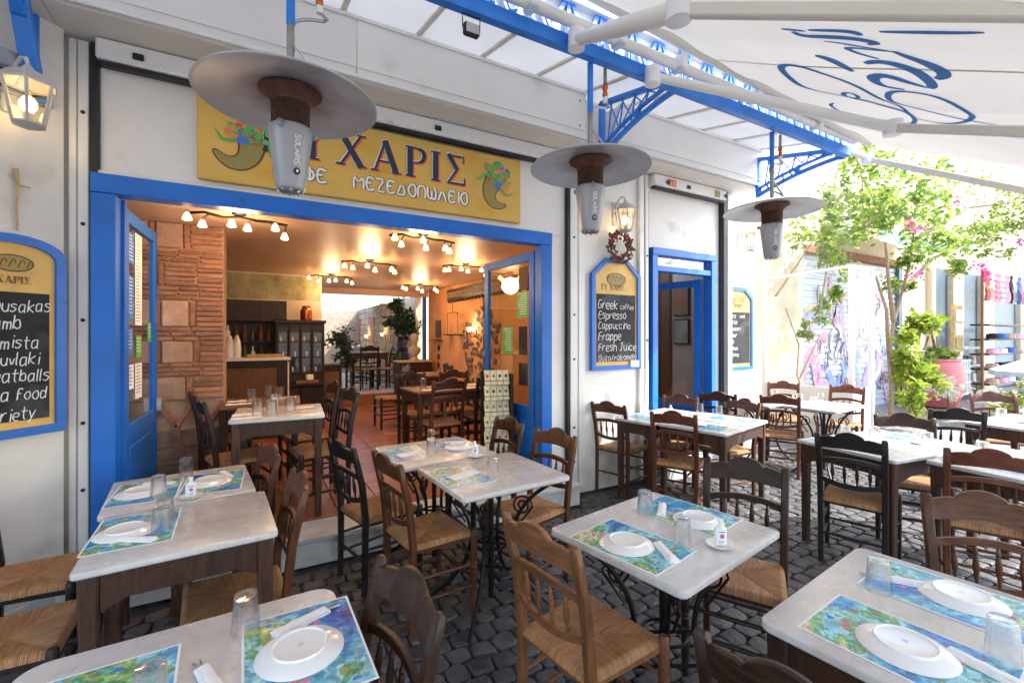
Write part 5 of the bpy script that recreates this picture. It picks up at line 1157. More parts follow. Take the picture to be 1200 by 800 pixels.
for k, (x, y) in enumerate(((-.12, 4.55), (-.12, 4.75), (.25, 4.8))): placed('napkin', FLD, x, y, IZ+.001, 5, ('front left', 'back left', 'right')[k]+' folded napkin on the second indoor table', 'napkin', 'folded napkins')
bottle(.13, 4.4-.15, 'white bottle on the first indoor table', IZ)
for k, (x, y) in enumerate(((1.62, 4.86), (1.98, 4.82), (2.3, 4.84))): glass_(x, y, ('left', 'middle', 'right')[k]+' tumbler on the indoor table by the card rack', IZ, 1.15)
for k, (x, y) in enumerate(((1.65, 4.72), (2.1, 4.72), (2.3, 4.98))): placed('napkin', FLD, x, y, IZ+.001, 5, ('left', 'middle', 'right')[k]+' folded napkin on the indoor table by the card rack', 'napkin', 'folded napkins')

# ================================================================ INTERIOR
b = MB(); b.add([(-3, 3.62, .192), (3.6, 3.62, .192), (3.6, 9.2, .192), (-3, 9.2, .192)], [(0, 1, 2, 3)]); fl_in = struct(b.build('indoor_floor', 'grout', ang=0))
TL = share(MB().cbox(-.159, .159, -.159, .159, 0, .008, .003), 'floor_tile', 'tile')
y = 3.80
while y < 9.15:
    x = -.9
    while x < 3.15:
        o = bpy.data.objects.new('floor_tile', TL); C.objects.link(o); o.parent = fl_in; o.location = (x, y, .192+R.uniform(-.0006, .0006)); o.rotation_euler = (0, 0, R.choice((0, PI/2, PI))); x += .3245
    y += .3245
b = MB().cbox(-.9, 3.2, 9.2, 16, .1, .43, .01); struct(b.build('back_room_floor', 'step_marble'))
MB().cbox(-.9, 3.2, 9.17, 9.199, .2, .40, .004).build('step_riser', 'tile', fl_in)
ceil = struct(MB().cbox(-3, 3.3, 3.80, 9.25, 2.47, 2.6).build('indoor_ceiling', 'ceiling_paint'))
inw = struct(MB().cbox(3.2, 3.4, 3.80, 9.25, .1, 2.468).build('indoor_right_wall', 'orange_wall'))
MB().cbox(-3, .9, 7.55, 7.7, .1, 2.468).build('bar_wall', 'cream_wall')['kind'] = 'structure'
bpy.data.objects['bar_wall'].name = 'bar_wall'
b = MB(); b.add([(-.5, 7.548, 2.08), (.88, 7.548, 2.08), (.88, 7.548, 2.44), (-.5, 7.548, 2.44)], [(0, 1, 2, 3)])
tag(b.build('wall_mural', 'mural', ang=0), 'faded painted mural of trees along the wall over the bar shelves', 'mural')
for k in range(7):
    b = MB(); cx = -.35+k*.17; rr = random.Random(k)
    for q in range(14): disc(b, cx+rr.uniform(-.05, .05), 2.30+rr.uniform(-.06, .06), rr.uniform(.01, .03), 7.546-.0003*q, 8)
    ribbon(b, [(cx, 2.1), (cx+.01, 2.28)], .012, 7.545); b.build('painted_tree', 'olive_print', bpy.data.objects['wall_mural'], ang=0)
MB().cbox(-3.05, -3.0, 3.8, 7.7, .1, 2.6).build('indoor_left_wall', 'cream_wall')['kind'] = 'structure'
struct(MB().cbox(3.2, 5.6, 6.5, 6.6, .1, 3.0).build('side_room_back_wall', 'cream_wall')); struct(MB().cbox(3.405, 5.29, 3.81, 4.4, 2.62, 2.7).build('side_room_ceiling', 'cream_wall'))  # side room ceiling cut short, an unseen opening added to brighten the room
struct(MB().cbox(3.405, 5.28, 3.81, 6.49, .1, .2).build('side_room_floor', 'tile'))
MB().cbox(3.41, 3.44, 3.82, 6.4, .2, 2.6).build('wood_cladding', 'wood_panel', inw)
# brick pillar with mixed stones
pil = thing('brick_pillar', 'rough brick and stone pillar just inside the doorway on the left', 'pillar')
PX0, PX1, PYf = -1.75, -.23, 4.6
MB().box(PX0, PX1, PYf+.012, PYf+.45, .2, 2.47).build('mortar_core', 'mortar', pil)
rb = random.Random(21)
def piece(x0, x1, z0, z1, m, nm, p=.0, f=0):
    g = .006; d = rb.uniform(.0, .012)+p
    b = MB().cbox(x0+g*rb.uniform(.4, 1.4), x1-g*rb.uniform(.4, 1.4), PYf-d, PYf+.014, z0+g*rb.uniform(.4, 1.2), z1-g*rb.uniform(.4, 1.2), .006)
    b.v = [(x+rb.uniform(-.0025, .0025), y+rb.uniform(-.002, .002), z+rb.uniform(-.0025, .0025)) for x, y, z in b.v]
    b.build(nm, m, pil, ang=25)
z = 1.02; band = 0
while z < 2.45:
    if band % 2 == 0:
        h = min(rb.uniform(.18, .24), 2.47-z); x = PX1; first = True
        while x > PX0+.05:
            if first or rb.random() < .35:
                w = rb.uniform(.17, .24); n = max(2, int(h/.039))
                for k in range(n): piece(x-w, x, z+h*k/n, z+h*(k+1)/n, 'brick', 'brick')
                x -= w; first = False
            else:
                piece(x-.045, x, z, z+h, 'brick', 'brick'); x -= .045
                w = rb.uniform(.17, .32); piece(x-w, x, z, z+h, 'stone', 'stone', .006); x -= w
        z += h
    else:
        for r_ in range(3):
            if z > 2.43: break
            x = PX1+rb.uniform(0, .0); hh = min(.038, 2.468-z)
            while x > PX0: w = min(rb.uniform(.14, .24), max(.05, x-PX0)); piece(x-w, x, z, z+hh, 'brick', 'brick'); x -= w
            z += hh
    band += 1
# zigzag brick row and dark base course
x = PX1; k = 0
while x > PX0+.1:
    a, c = (x, x-.11); z0, z1 = .80, .99
    p0, p1 = ((a, z0), (c, z1)) if k % 2 else ((a, z1), (c, z0))
    MB().sweep([(p0[0], PYf, p0[1]), (p1[0], PYf, p1[1])], .03, .036, (0, 1, 0)).build('brick', 'brick', pil, ang=25); x -= .11; k += 1
z = .2
while z < .78:
    x = PX1
    while x > PX0: w = rb.uniform(.2, .34); piece(max(PX0, x-w), x, z, z+.144, 'dark_stone', 'stone', .004); x -= w
    z += .145
# chandeliers
def vine_lamp(x, y, rz, label, s=1, e=9):
    t = thing('ceiling_lamp', label, 'lamp', (x, y, 2.468), D(rz), 'branch shaped ceiling lamps with glowing bulbs'); t.scale = (s,)*3
    MB().lathe([(.05, 0), (.05, -.012), (.03, -.02), (.0001, -.022)], 16).build('ceiling_plate', 'iron', t)
    MB().tube([(-.33, .03, -.05), (-.22, -.02, -.035), (-.1, .02, -.045), (0, 0, -.03), (.11, -.02, -.045), (.22, .02, -.03), (.33, -.02, -.05)], .011, 7).build('branch', 'iron', t)
    pr_ = random.Random(int(x*100))
    for k, u in enumerate((-.33, -.20, -.07, .08, .20, .33)):
        ex, ey, ez = u+pr_.uniform(-.03, .03), (.12 if k % 2 else -.12)*pr_.uniform(.6, 1.2), -.10+pr_.uniform(-.025, .02)
        MB().tube([(u*.95, 0, -.04), ((u+ex)/2, ey*.5, -.05), (ex, ey, ez+.03)], .007, 6).build('twig', 'iron', t)
        bb_ = MB().lathe([(.008, .03), (.016, .018), (.024, -.002), (.030, -.022), (.022, -.028), (.0001, -.026)], 8, (ex, ey, ez)).build('glass_flower', 'warm_bulb', t)
    l = bpy.data.lights.new('lamp_glow', 'POINT'); l.energy = e*.46; l.color = (1, .64, .34); l.shadow_soft_size = .12
    lo = bpy.data.objects.new('lamp_glow', l); C.objects.link(lo); lo.parent = t; lo.location = (0, 0, -.2)
vine_lamp(-.10, 3.98, 10, 'ceiling lamp nearest the brick pillar, at the upper left of the doorway', e=8)
vine_lamp(1.33, 3.98, 8, 'ceiling lamp under the right half of the yellow sign', .95, 7)
vine_lamp(1.22, 5.65, 5, 'ceiling lamp in the middle of the room', e=9)
vine_lamp(1.0, 7.25, 0, 'ceiling lamp farthest left, over the bar cabinet', .9, 7)
vine_lamp(2.35, 5.35, -5, 'ceiling lamp close to the open right door leaf', .9, 8)
vine_lamp(2.55, 7.8, 0, 'ceiling lamp farthest back, by the blue post', 1, 9)
# bar counter
bc_ = thing('bar_counter', 'wooden panelled bar counter with white top, behind the brick pillar', 'counter', (-.02, 6.8, FZ))
MB().cbox(-.5, .40, 0, .5, .0, 1.02).build('counter_body', 'wood_cabinet', bc_); MB().cbox(-.52, .44, -.04, .54, 1.022, 1.06, .004).build('counter_top', 'white_metal', bc_)
MB().cbox(-.36, .28, -.016, -.001, .1, .93, .004).build('front_panel', 'wood_panel', bc_)
for x0, x1, z0, z1 in ((-.42, -.36, .05, .98), (.28, .34, .05, .98), (-.359, .279, .931, .98), (-.359, .279, .05, .099)): MB().cbox(x0, x1, -.024, -.001, z0, z1, .003).build('panel_frame', 'wood_cabinet', bc_)
MB().cbox(.405, .425, .0, .4, .0, 1.0).build('side_panel', 'white_metal', bc_)
# glass cabinet
cb = thing('glass_cabinet', 'tall dark wooden cabinet with glass doors right of the bar', 'cabinet', (.57, 7.12, FZ))
MB().cbox(-.32, .32, .02, .4, 0, 1.52).build('carcass', 'wood_cabinet', cb); MB().cbox(-.34, .34, -.02, .42, 1.522, 1.57, .008).build('cornice', 'wood_cabinet', cb)
for k in range(4):
    x0 = -.30+k*.15
    d_ = MB().cbox(x0, x0+.146, .001, .018, .80, 1.49).build('glass_door', 'wood_cabinet', cb)
    for a, c in ((.83, 1.03), (1.05, 1.25), (1.27, 1.46)): MB().box(x0+.022, x0+.124, -.004, -.001, a, c).build('pane', 'pane_glass', d_)
    for r_ in range(3): MB().lathe([(.0001, 0), (.012, 0), (.014, .07), (.0001, .071)], 8, (x0+.05+.03*(r_ % 2), .010, .835+r_*.215)).build('stored_glass', 'white_plastic', d_)
for k in range(2): dd = MB().cbox(-.29+k*.3, -.01+k*.3, .0, .018, .08, .62, .006).build('lower_door', 'wood_cabinet', cb); MB().ico((-.03+k*.06, -.012, .36), .012, 8).build('knob', 'copper', dd)
MB().cbox(-.31, .31, -.10, .018, .64, .67).build('serving_shelf', 'wood_cabinet', cb)
tag(MB().cbox(.50, .80, 6.98, 7.1, FZ+.671, FZ+.72, .01).build('wooden_tray', 'wood_light'), 'light wooden tray on the cabinet shelf right of the bar', 'tray')
tag(slab(.1, .08, .03, FZ+.7205, FZ+.80, .01).build('white_jar', 'porcelain'), 'white jar on the wooden tray by the cabinet', 'jar').location = (.68, 7.04, 0)
pot = MB().lathe([(.0001, 0), (.075, 0), (.08, .02), (.08, .15), (.06, .17), (.055, .2), (.06, .21), (.0001, .21)], 20, (.66, 7.3, FZ+1.571)).build('copper_pot', 'copper')
tag(pot, 'copper pot standing on top of the glass cabinet', 'pot')
# back bar shelves
sh = thing('bar_shelves', 'dark wooden wall shelves full of bottles behind the bar', 'shelf', (-.02, 7.25, FZ))
MB().cbox(-.7, .42, .24, .298, 0.9, 1.84).build('back_board', 'wood_cabinet', sh)
MB().cbox(-.7, .42, .0, .238, 1.55, 1.84).build('upper_cupboard', 'wood_cabinet', sh)
for z in (.95, 1.25): MB().cbox(-.7, .42, .05, .238, z, z+.02).build('shelf', 'wood_cabinet', sh)
for x in (-.2, .1, .3): MB().cbox(x, x+.015, -.008, -.001, 1.57, 1.82).build('door_seam', 'wood_table', sh)
rr = random.Random(9)
BT = share(MB().lathe([(.0001, 0), (.034, 0), (.035, .01), (.035, .13), (.03, .16), (.012, .19), (.012, .24), (.014, .25), (.0001, .25)], 12), 'bottle', 'oil_green')
for z in (.971, 1.271):
    for k in range(9):
        o = placed('spirit_bottle', BT, -.52+k*.1, 7.25+.14, FZ+z, 0, ('lower' if z < 1 else 'upper')+' shelf bottle behind the bar, '+['first', 'second', 'third', 'fourth', 'fifth', 'sixth', 'seventh', 'eighth', 'ninth'][k]+' from the left', 'bottle', 'bottles behind the bar', rr.uniform(.85, 1.05))
        o.material_slots[0].link = 'OBJECT'; o.material_slots[0].material = M[rr.choice(['oil_green', 'dry_red', 'pane_glass', 'wood_panel', 'white_plastic', 'brown_ink'])]
for k, (m, sx) in enumerate((('cloth_red', -.40), ('cloth_white', -.28), ('porcelain', -.20))):
    tag(MB().lathe([(.0001, 0), (.045, 0), (.05, .1), (.04, .22), (.02, .28), (.0001, .3)], 14, (sx, 6.95, FZ+1.061)).build('counter_vase', m), ('red and white jug on the bar counter by the pillar', 'white cloth topped jar in the middle of the bar counter', 'white porcelain jug on the bar counter')[k], 'jug')
tag(slab(.42, .16, .02, FZ+1.061, FZ+1.10, .008).build('serving_tray', 'straw'), 'shallow tray of food on the right part of the bar counter', 'tray').location = (.12, 6.95, 0)
# low cupboards toward the back room
lc = thing('low_cupboard', 'low dark cupboard at the edge of the skylit back room', 'cupboard', (1.22, 8.7, FZ))
MB().cbox(-.3, .15, 0, .35, 0, .80).build('cupboard_body', 'wood_cabinet', lc); MB().cbox(-.32, .17, -.02, .37, .802, .83, .006).build('cupboard_top', 'wood_table', lc); MB().cbox(-.26, .11, -.01, -.001, .1, .7, .004).build('cupboard_door', 'wood_panel', lc)
# cream header beam, blue post and skylit back room
struct(MB().cbox(.9, 3.2, 9.25, 9.45, 2.36, 2.6).build('header_beam', 'ceiling_paint'))
struct(MB().cbox(.905, 3.19, 10.3, 10.45, 2.26, 2.43).build('cream_beam', 'cream_wall'))
bp = MB().cbox(3.08, 3.15, 9.22, 9.29, .432, 2.358).build('blue_post', 'blue_paint'); tag(bp, 'slim blue post at the back corner of the orange wall', 'post')
rw_ = thing('back_room_wall', 'pale rubble stone wall lit by daylight in the skylit back room', 'wall')
MB().box(2.812, 3.0, 10.5, 18, .43, 2.35).build('mortar_core', 'cream_wall', rw_)
rs = random.Random(4); sb_ = MB(); z = .43; cnt = 0
while z < 2.3:
    y = 10.5; h = rs.uniform(.14, .2)
    while y < 17.9:
        w = rs.uniform(.22, .42)
        b = MB().cbox(2.795-rs.random()*.02, 2.813, y+.01, y+w-.01, z+.008, min(2.34, z+h)-.008, .012)
        b.v = [(a+rs.uniform(-.006, .006), c+rs.uniform(-.006, .006), d+rs.uniform(-.006, .006)) for a, c, d in b.v]
        b.build('stone', 'pale_stone', rw_, ang=25); y += w
    z += h
for y0, m in ((12.4, 'brick'), (14.2, 'brick')): MB().cbox(2.775, 2.80, y0, y0+.5, 1.1, 2.05, .01).build('window_shutter', m, rw_)
struct(MB().cbox(.6, 3.3, 10.46, 12.6, 2.435, 2.5).build('back_room_shade_sheet', 'cream_wall'))  # first sheet: unseen cover added to keep daylight off the cream beam
struct(MB().cbox(.6, 3.2, 14.5, 14.6, .4, 2.3).build('back_room_end_wall', 'pale_stone'))
struct(MB().cbox(.7, .9, 9.46, 18, .4, 2.42).build('back_room_left_wall', 'pale_stone'))
struct(MB().cbox(3.001, 3.2, 9.5, 18, .4, 2.4).build('back_room_right_wall', 'cream_wall'))
MB().cbox(3.0, 3.8, 10.25, 10.4, .43, 2.6).build('corner_wall', 'cream_wall')['kind'] = 'structure'
def sconce(x, y, z, rz, label, n=1, e=1.2):
    t = thing('wall_sconce', label, 'lamp', (x, y, z), D(rz), 'small wall lamps inside the restaurant')
    MB().cbox(-.03, .03, -.012, -.001, -.1, .05, .004).build('back_plate', 'iron', t)
    for k in range(n):
        xo = 0 if n == 1 else (-.09, .09)[k]
        MB().tube([(0, -.01, -.07), (xo*.6, -.06, -.10), (xo, -.09, -.05), (xo, -.09, -.01)], .007, 6).build('arm', 'iron', t)
        MB().lathe([(.018, -.01), (.03, .01), (.042, .05), (.045, .06)], 10, (xo, -.09, 0)).build('glass_shade', 'warm_bulb', t)
    l = bpy.data.lights.new('sconce_glow', 'POINT'); l.energy = e*.55; l.color = (1, .66, .38); l.shadow_soft_size = .05
    lo = bpy.data.objects.new('sconce_glow', l); C.objects.link(lo); lo.parent = t; lo.location = (0, -.13, .09)
sconce(3.198, 6.85, 1.62, -90, 'two armed wall lamp on the orange wall over the bare stones', 2, 3)
sconce(2.79, 11.2, 1.55, -90, 'wall lamp on the back room stone wall, nearest the indoor tree'); sconce(2.79, 13.0, 1.5, -90, 'wall lamp in the middle of the back room stone wall'); sconce(2.79, 15.6, 1.45, -90, 'wall lamp farthest along the back room stone wall')
sconce(3.05, 10.245, 1.75, 0, 'wall lamp behind the indoor tree, left of the blue post', 1, 2)
# bare stones on the orange wall
st_ = thing('bare_stones', 'patch of bare rubble stones showing in the orange wall', 'stonework')
rs = random.Random(8)
for k in range(290):
    y = rs.uniform(6.0, 7.4); z = rs.uniform(.25, 2.0)
    if abs(y-6.7) > .62+.1*math.sin(z*5) or (z > 1.75 and abs(y-6.6) > .3): continue
    r = rs.uniform(.04, .085); b = MB().ico((0, 0, 0), 1, 7); b.v = [(3.199+min(0, a*.02), y+c*r, z+d*r*.7) for a, c, d in b.v]; b.build('stone', rs.choice(['dark_stone', 'stone', 'dark_stone']), st_, ang=60)
# embroidered valance
va = thing('valance', 'dark embroidered valance with scallops along the top of the orange wall', 'valance')
for y0, y1 in ((4.5, 5.3), (5.35, 8.1)):
    MB().cbox(3.17, 3.19, y0, y1, 2.20, 2.40, .003).build('band', 'wood_dark', va)
    k = y0+.06; b = MB(); c_ = MB()
    while k < y1-.05:
        b.tube([(3.167, k+.04*math.cos(a), 2.30+.05*math.sin(a)) for a in [2*PI*i/10 for i in range(11)]], .006, 5, cap=False)
        c_.ico((3.18, k, 2.185), .035, 8, .9); k += .13
    stuff(b.build('embroidery', 'straw', va)); stuff(c_.build('scallops', 'wood_dark', va))
sc_ = thing('hanging_scale', 'old hanging balance scale on the orange wall', 'scale', (3.12, 7.7, 1.95))
MB().tube([(0, -.25, 0), (0, 0, .02), (0, .25, 0)], .008, 6).build('beam', 'iron', sc_); MB().tube([(0, 0, .02), (0, 0, .25)], .005, 6).build('hook_rod', 'iron', sc_)
for s in (-1, 1):
    MB().tube([(0, s*.24, 0), (-.0, s*.24, -.38)], .004, 5).build('chain', 'iron', sc_); MB().lathe([(.0001, -.40), (.08, -.395), (.11, -.375)], 14, (0, s*.24, 0)).build('pan', 'iron', sc_)
ws = thing('wall_shelf', 'small dark shelf with framed prints near the blue post', 'shelf', (3.19, 8.6, 1.45)); MB().cbox(-.14, 0, -.2, .2, 0, .02).build('board', 'wood_dark', ws); MB().cbox(-.02, 0, -.12, .14, .06, .4).build('print', 'brown_ink', ws)
for k in range(3): MB().cbox(-.015, 0, -.04, .04, -.2-.17*k, -.09-.17*k).build('small_frame', 'wood_dark', ws)
# indoor tree
def foliage(mb, c, rad, n, s, rng, flat=1):
    subs = []
    for _ in range(max(4, n//45)):
        q = Vector((rng.gauss(0, 1), rng.gauss(0, 1), rng.gauss(0, 1))).normalized()*rng.uniform(.3, 1); subs.append((q, rng.uniform(.12, .34)))
    for _ in range(n):
        q, sr = rng.choice(subs); p = q+Vector((rng.gauss(0, 1), rng.gauss(0, 1), rng.gauss(0, 1)))*sr*.6
        p = Vector((c[0]+p.x*rad[0], c[1]+p.y*rad[1], c[2]+p.z*rad[2])); d = Vector((rng.gauss(0, 1), rng.gauss(0, 1), rng.gauss(-.2, .7))).normalized()
        w = d.cross(Vector((rng.gauss(0, 1), rng.gauss(0, 1), rng.gauss(0, 1)))).normalized(); up = d.cross(w)*.12; L_ = s*rng.uniform(.6, 1.3)
        mb.add([p, p+d*L_*.45+w*L_*.3+up*L_, p+d*L_, p+d*L_*.45-w*L_*.3+up*L_], [(0, 1, 2), (0, 2, 3)])
def plant(name, label, cat, x, y, z, stems, clumps, leafm, n, s, seed, r0=.02, bark='bark', group=None, pot=None):
    t = thing(name, label, cat, (x, y, z), 0, group); rg_ = random.Random(seed)
    for st_ in stems:
        MB().tube(st_, [r0*(1-.6*i/(len(st_)-1)) for i in range(len(st_))], 8).build('trunk' if st_ is stems[0] else 'branch', bark, t)
    b = MB()
    for c, rad, w in clumps: foliage(b, c, rad, int(n*w), s, rg_)
    stuff(b.build('foliage', leafm, t, ang=0))
    return t
plant('indoor_tree', 'dark green indoor tree with bent trunk before the stone wall', 'tree', 2.88, 9.6, .43, [[(0, 0, 0), (.02, 0, .5), (-.1, 0, 1.0), (-.15, 0, 1.5)], [(-.08, 0, .9), (.1, 0, 1.2), (.15, 0, 1.5)]],
      [((-.2, 0, 1.55), (.3, .3, .28), 1), ((-.05, 0, 1.3), (.35, .3, .25), 1), ((.15, 0, 1.4), (.22, .2, .2), .6), ((-.28, -.1, 1.75), (.2, .2, .12), .4)], 'leaf_dark', 700, .09, 3)
plant('potted_plant', 'leafy green plant beside the glass cabinet in the back room', 'plant', 1.55, 9.9, .43, [[(0, 0, 0), (0, 0, .8), (.05, 0, 1.3)]], [((0, 0, 1.0), (.25, .25, .4), 1), ((.05, 0, .6), (.25, .25, .2), .5)], 'leaf_dark', 500, .09, 5)
# sideboard and chair by the blue post
sb2 = thing('sideboard', 'dark sideboard with pale top below the blue post', 'sideboard', (2.75, 8.75, FZ)); MB().cbox(-.3, .35, 0, .4, 0, .82).build('body', 'wood_cabinet', sb2); MB().cbox(-.32, .37, -.02, .42, .822, .85).build('top', 'straw', sb2); MB().cbox(-.25, .02, -.012, -.001, .15, .75).build('door', 'wood_dark', sb2); MB().cbox(.04, .31, -.012, -.001, .15, .75).build('door', 'wood_dark', sb2)
fg = thing('plaster_bust', 'grey plaster bust standing on the sideboard by the blue post', 'statue', (2.80, 8.95, FZ+.851)); MB().lathe([(.0001, 0), (.1, 0), (.09, .03), (.05, .07), (.12, .16), (.13, .24), (.06, .29), (.05, .33), (.085, .39), (.09, .46), (.06, .53), (.0001, .55)], 16).build('bust', 'pale_stone', fg)
bs = thing('bookshelf', 'dark bookshelf between the indoor tree and the blue post', 'shelf', (2.98, 10.0, .43)); MB().cbox(-.22, .12, .02, .2, 0, 1.1).build('case', 'wood_black', bs)
for k in range(4):
    for j in range(5): MB().cbox(-.2+j*.06, -.155+j*.06, -.02, .018, .1+k*.25, .26+k*.25).build('book', ['cloth_red', 'paper', 'green_print', 'wood_light', 'blue_paint'][(j+k) % 5], bs)
# postcard rack by the door
rk = thing('card_rack', 'tall rack of yellowish leaflets beside the open right door leaf', 'rack', (2.08, 4.02, FZ), D(-12))
MB().cbox(-.13, .13, .06, .08, 0, 1.0).build('back_board', 'wood_dark', rk); MB().cbox(.131, .15, -.14, .08, 0, .98).build('side_board', 'wood_dark', rk)
for k in range(6):
    z = .12+k*.15; MB().tube([(-.13, -.10, z+.04), (.13, -.10, z+.04)], .003, 5).build('rail', 'iron', rk)
    for j in range(4):
        q = MB(); x0 = -.125+j*.063; q.add([(x0, -.095, z), (x0+.058, -.095, z), (x0+.058, -.05, z+.14), (x0, -.05, z+.14), (x0, -.09, z), (x0+.058, -.09, z), (x0+.058, -.045, z+.14), (x0, -.045, z+.14)], [(0, 1, 2, 3), (7, 6, 5, 4), (0, 4, 5, 1), (3, 2, 6, 7), (0, 3, 7, 4), (1, 5, 6, 2)])
        lf = q.build('leaflet', 'card', rk, ang=0)
        e = MB(); cz = z+.085; cy = -.0955+.045*.085/.14*1.0; rr = .016
        e.add([(x0+.029+rr*math.cos(a), -.095+.045*(.085+rr*math.sin(a))/.14-.0015, z+.085+rr*math.sin(a)) for a in [2*PI*i/8 for i in range(8)]], [tuple(range(8))]); e.build('leaflet_emblem', R.choice(['red_print', 'brown_ink', 'ochre_print', 'olive_print']), lf, ang=0)
# pictures in the side room
SRW = struct(MB().cbox(5.30, 5.395, 3.82, 6.49, .1, 3.0).build('side_room_right_wall', 'cream_wall')); MB().cbox(5.285, 5.2995, 4.62, 6.4, .2, 2.98).build('wood_cladding', 'wood_panel', SRW)
for k in range(9): MB().cbox(5.278, 5.2845, 4.64+k*.19, 4.66+k*.19, .21, 2.97).build('cladding_batten', 'wood_brown', SRW)
for x, z, w, h, m, lb in ((4.44, 1.765, .27, .48, 'print_art', 'red and green framed picture seen through the narrow doorway'), (4.44, 1.305, .27, .36, 'print_art2', 'landscape picture in a black frame below the red picture')):
    p_ = thing('framed_picture', lb, 'picture', (5.298, x, z), -PI/2); MB().cbox(-w/2, w/2, -.03, 0, -h/2+.3, h/2+.3).build('frame', 'wood_dark', p_); MB().box(-w/2+.02, w/2-.02, -.034, -.0305, -h/2+.32, h/2+.28).build('painting', m, p_)
wd_ = thing('panelled_screen', 'brown wooden panel door inside the narrow doorway', 'door', (4.35, 5.9, .2), D(-20)); MB().cbox(-.35, .35, 0, .04, 0, 2.1).build('door_slab', 'wood_panel', wd_)
for z0 in (.15, 1.1): 
    for x0 in (-.28, .03): MB().cbox(x0, x0+.25, -.012, -.001, z0, z0+.8).build('raised_panel', 'wood_brown', wd_)

# ================================================================ GLASS SCREEN AND STREET
gs = thing('glass_screen', 'clear glass wind screen with white posts at the end of the terrace', 'screen')
MB().cbox(7.03, 7.08, 4.29, 4.35, 0, 2.46).build('post', 'white_metal', gs); MB().cbox(7.03, 7.08, 3.08, 3.14, 0, 2.50).build('post', 'white_metal', gs); MB().cbox(7.60, 7.65, 3.08, 3.14, 0, 2.5).build('post', 'white_metal', gs)
MB().sweep([(7.055, 4.29, 2.44), (7.055, 3.14, 2.49)], .045, .04, (1, 0, 0)).build('top_rail', 'white_metal', gs); MB().cbox(7.08, 7.60, 3.09, 3.13, 2.46, 2.50).build('top_rail', 'white_metal', gs)
MB().cbox(7.04, 7.07, 3.141, 4.289, .02, .82).build('kick_panel', 'white_metal', gs); MB().cbox(7.081, 7.599, 3.10, 3.12, .02, .82).build('kick_panel', 'white_metal', gs)
MB().box(7.05, 7.058, 3.141, 4.289, .822, 2.42).build('glass_pane', 'vinyl', gs); MB().box(7.081, 7.599, 3.105, 3.113, .822, 2.458).build('glass_pane', 'vinyl', gs)
MB().box(7.04, 7.045, 3.10, 4.2, 2.53, 3.6).build('upper_vinyl', 'vinyl', gs)
pp = thing('drain_pipe', 'dark drain pipe beside the third menu board', 'pipe'); MB().tube([(5.67, 3.70, 0), (5.67, 3.70, 3.3)], .03, 12).build('pipe', 'white_metal', pp); MB().cbox(5.72, 5.86, 3.8, 3.9, 0, 3.0).build('dark_shutter_post', 'wood_dark', pp)
nb = thing('neighbour_building', 'sunlit cream shop building with a graffiti covered roller shutter', 'building')
NY = 4.7
MB().cbox(5.63, 8.5, NY-.2, NY+.3, 0, 6).build('wall', 'cream_stucco', nb); MB().cbox(12.9, 14.298, NY, NY+.3, 0, 3.247).build('wall', 'cream_stucco', nb); MB().cbox(8.5, 30, NY, NY+.3, 3.25, 6).build('upper_wall', 'cream_stucco', nb)
MB().cbox(8.5, 8.75, NY-.08, NY+.2, 0, 3.3).build('shutter_frame', 'teal', nb); MB().cbox(12.7, 12.88, NY-.05, NY+.2, 0, 3.2).build('shutter_frame', 'door_grey', nb); MB().cbox(8.755, 12.69, NY-.06, NY+.2, 3.1, 3.24).build('shutter_box', 'brick', nb)
for k in range(26):
    z = .02+k*.118; b = MB().prism([(z, NY+.05), (z+.02, NY+.02), (z+.09, NY+.02), (z+.114, NY+.05)], 8.755, 12.695, 'x'); b.v = [(x, y, z_) for x, z_, y in [(v0, v1, v2) for v0, v1, v2 in b.v]]
    b.build('shutter_slat', 'shutter_slat', nb, ang=20)
rg2 = random.Random(17); gr = bpy.data.objects.new('graffiti', None); C.objects.link(gr); gr.parent = nb
for k in range(28):
    m = rg2.choice(['glare_pink', 'glare_blue', 'glare_orange', 'glare_pink', 'glare_violet', 'glare_blue', 'sign_white'])
    cx, cz = rg2.uniform(8.9, 12.4), rg2.uniform(.4, 2.6); b = MB(); p = [(cx, cz)]; a = rg2.uniform(0, 6)
    for i in range(6): a += rg2.uniform(-1.5, 1.5); p.append((p[-1][0]+.22*math.cos(a), p[-1][1]+.28*math.sin(a)))
    p = [(min(12.6, max(8.8, x)), min(3.0, max(.1, z))) for x, z in p]
    ribbon(b, smooth(p, 2), rg2.uniform(.06, .2), NY+.015-.0006*k); b.build('paint_stroke', m, gr, ang=0)
for k in range(16):
    cx, cz = rg2.uniform(8.9, 12.3), rg2.uniform(.5, 2.4); b = MB(); p = [(cx, cz)]
    for i in range(8): p.append((p[-1][0]+rg2.uniform(-.05, .15), cz+rg2.uniform(-.3, .3)))
    ribbon(b, smooth(p, 2), .025, NY-.008-.0006*k); b.build('tag_scribble', 'navy', gr, ang=0)
for k, (x0, x1, m) in enumerate(((14.3, 14.5, 'cream_stucco'), (14.5, 15.6, 'door_grey'), (15.6, 16.3, 'cream_stucco'), (16.3, 17.7, 'door_grey'), (17.7, 18.6, 'cream_stucco'), (18.6, 21, 'door_grey'), (21, 30, 'cream_stucco'))):
    MB().cbox(x0+.003, x1-.003, NY-(.0 if m == 'door_grey' else .12), NY+.3, 0, 3.248).build('door_bay' if m == 'door_grey' else 'pier', m, nb)
aw2 = thing('shop_awning', 'pale teal fabric awning over the graffiti shutter', 'awning'); b = MB().add([(9.6, NY-.1, 3.85), (12.9, NY-.1, 3.85), (12.9, NY-.9, 3.45), (9.6, NY-.9, 3.45)], [(0, 1, 2, 3)]); b.build('awning_top', 'cloth_white', aw2, ang=0)
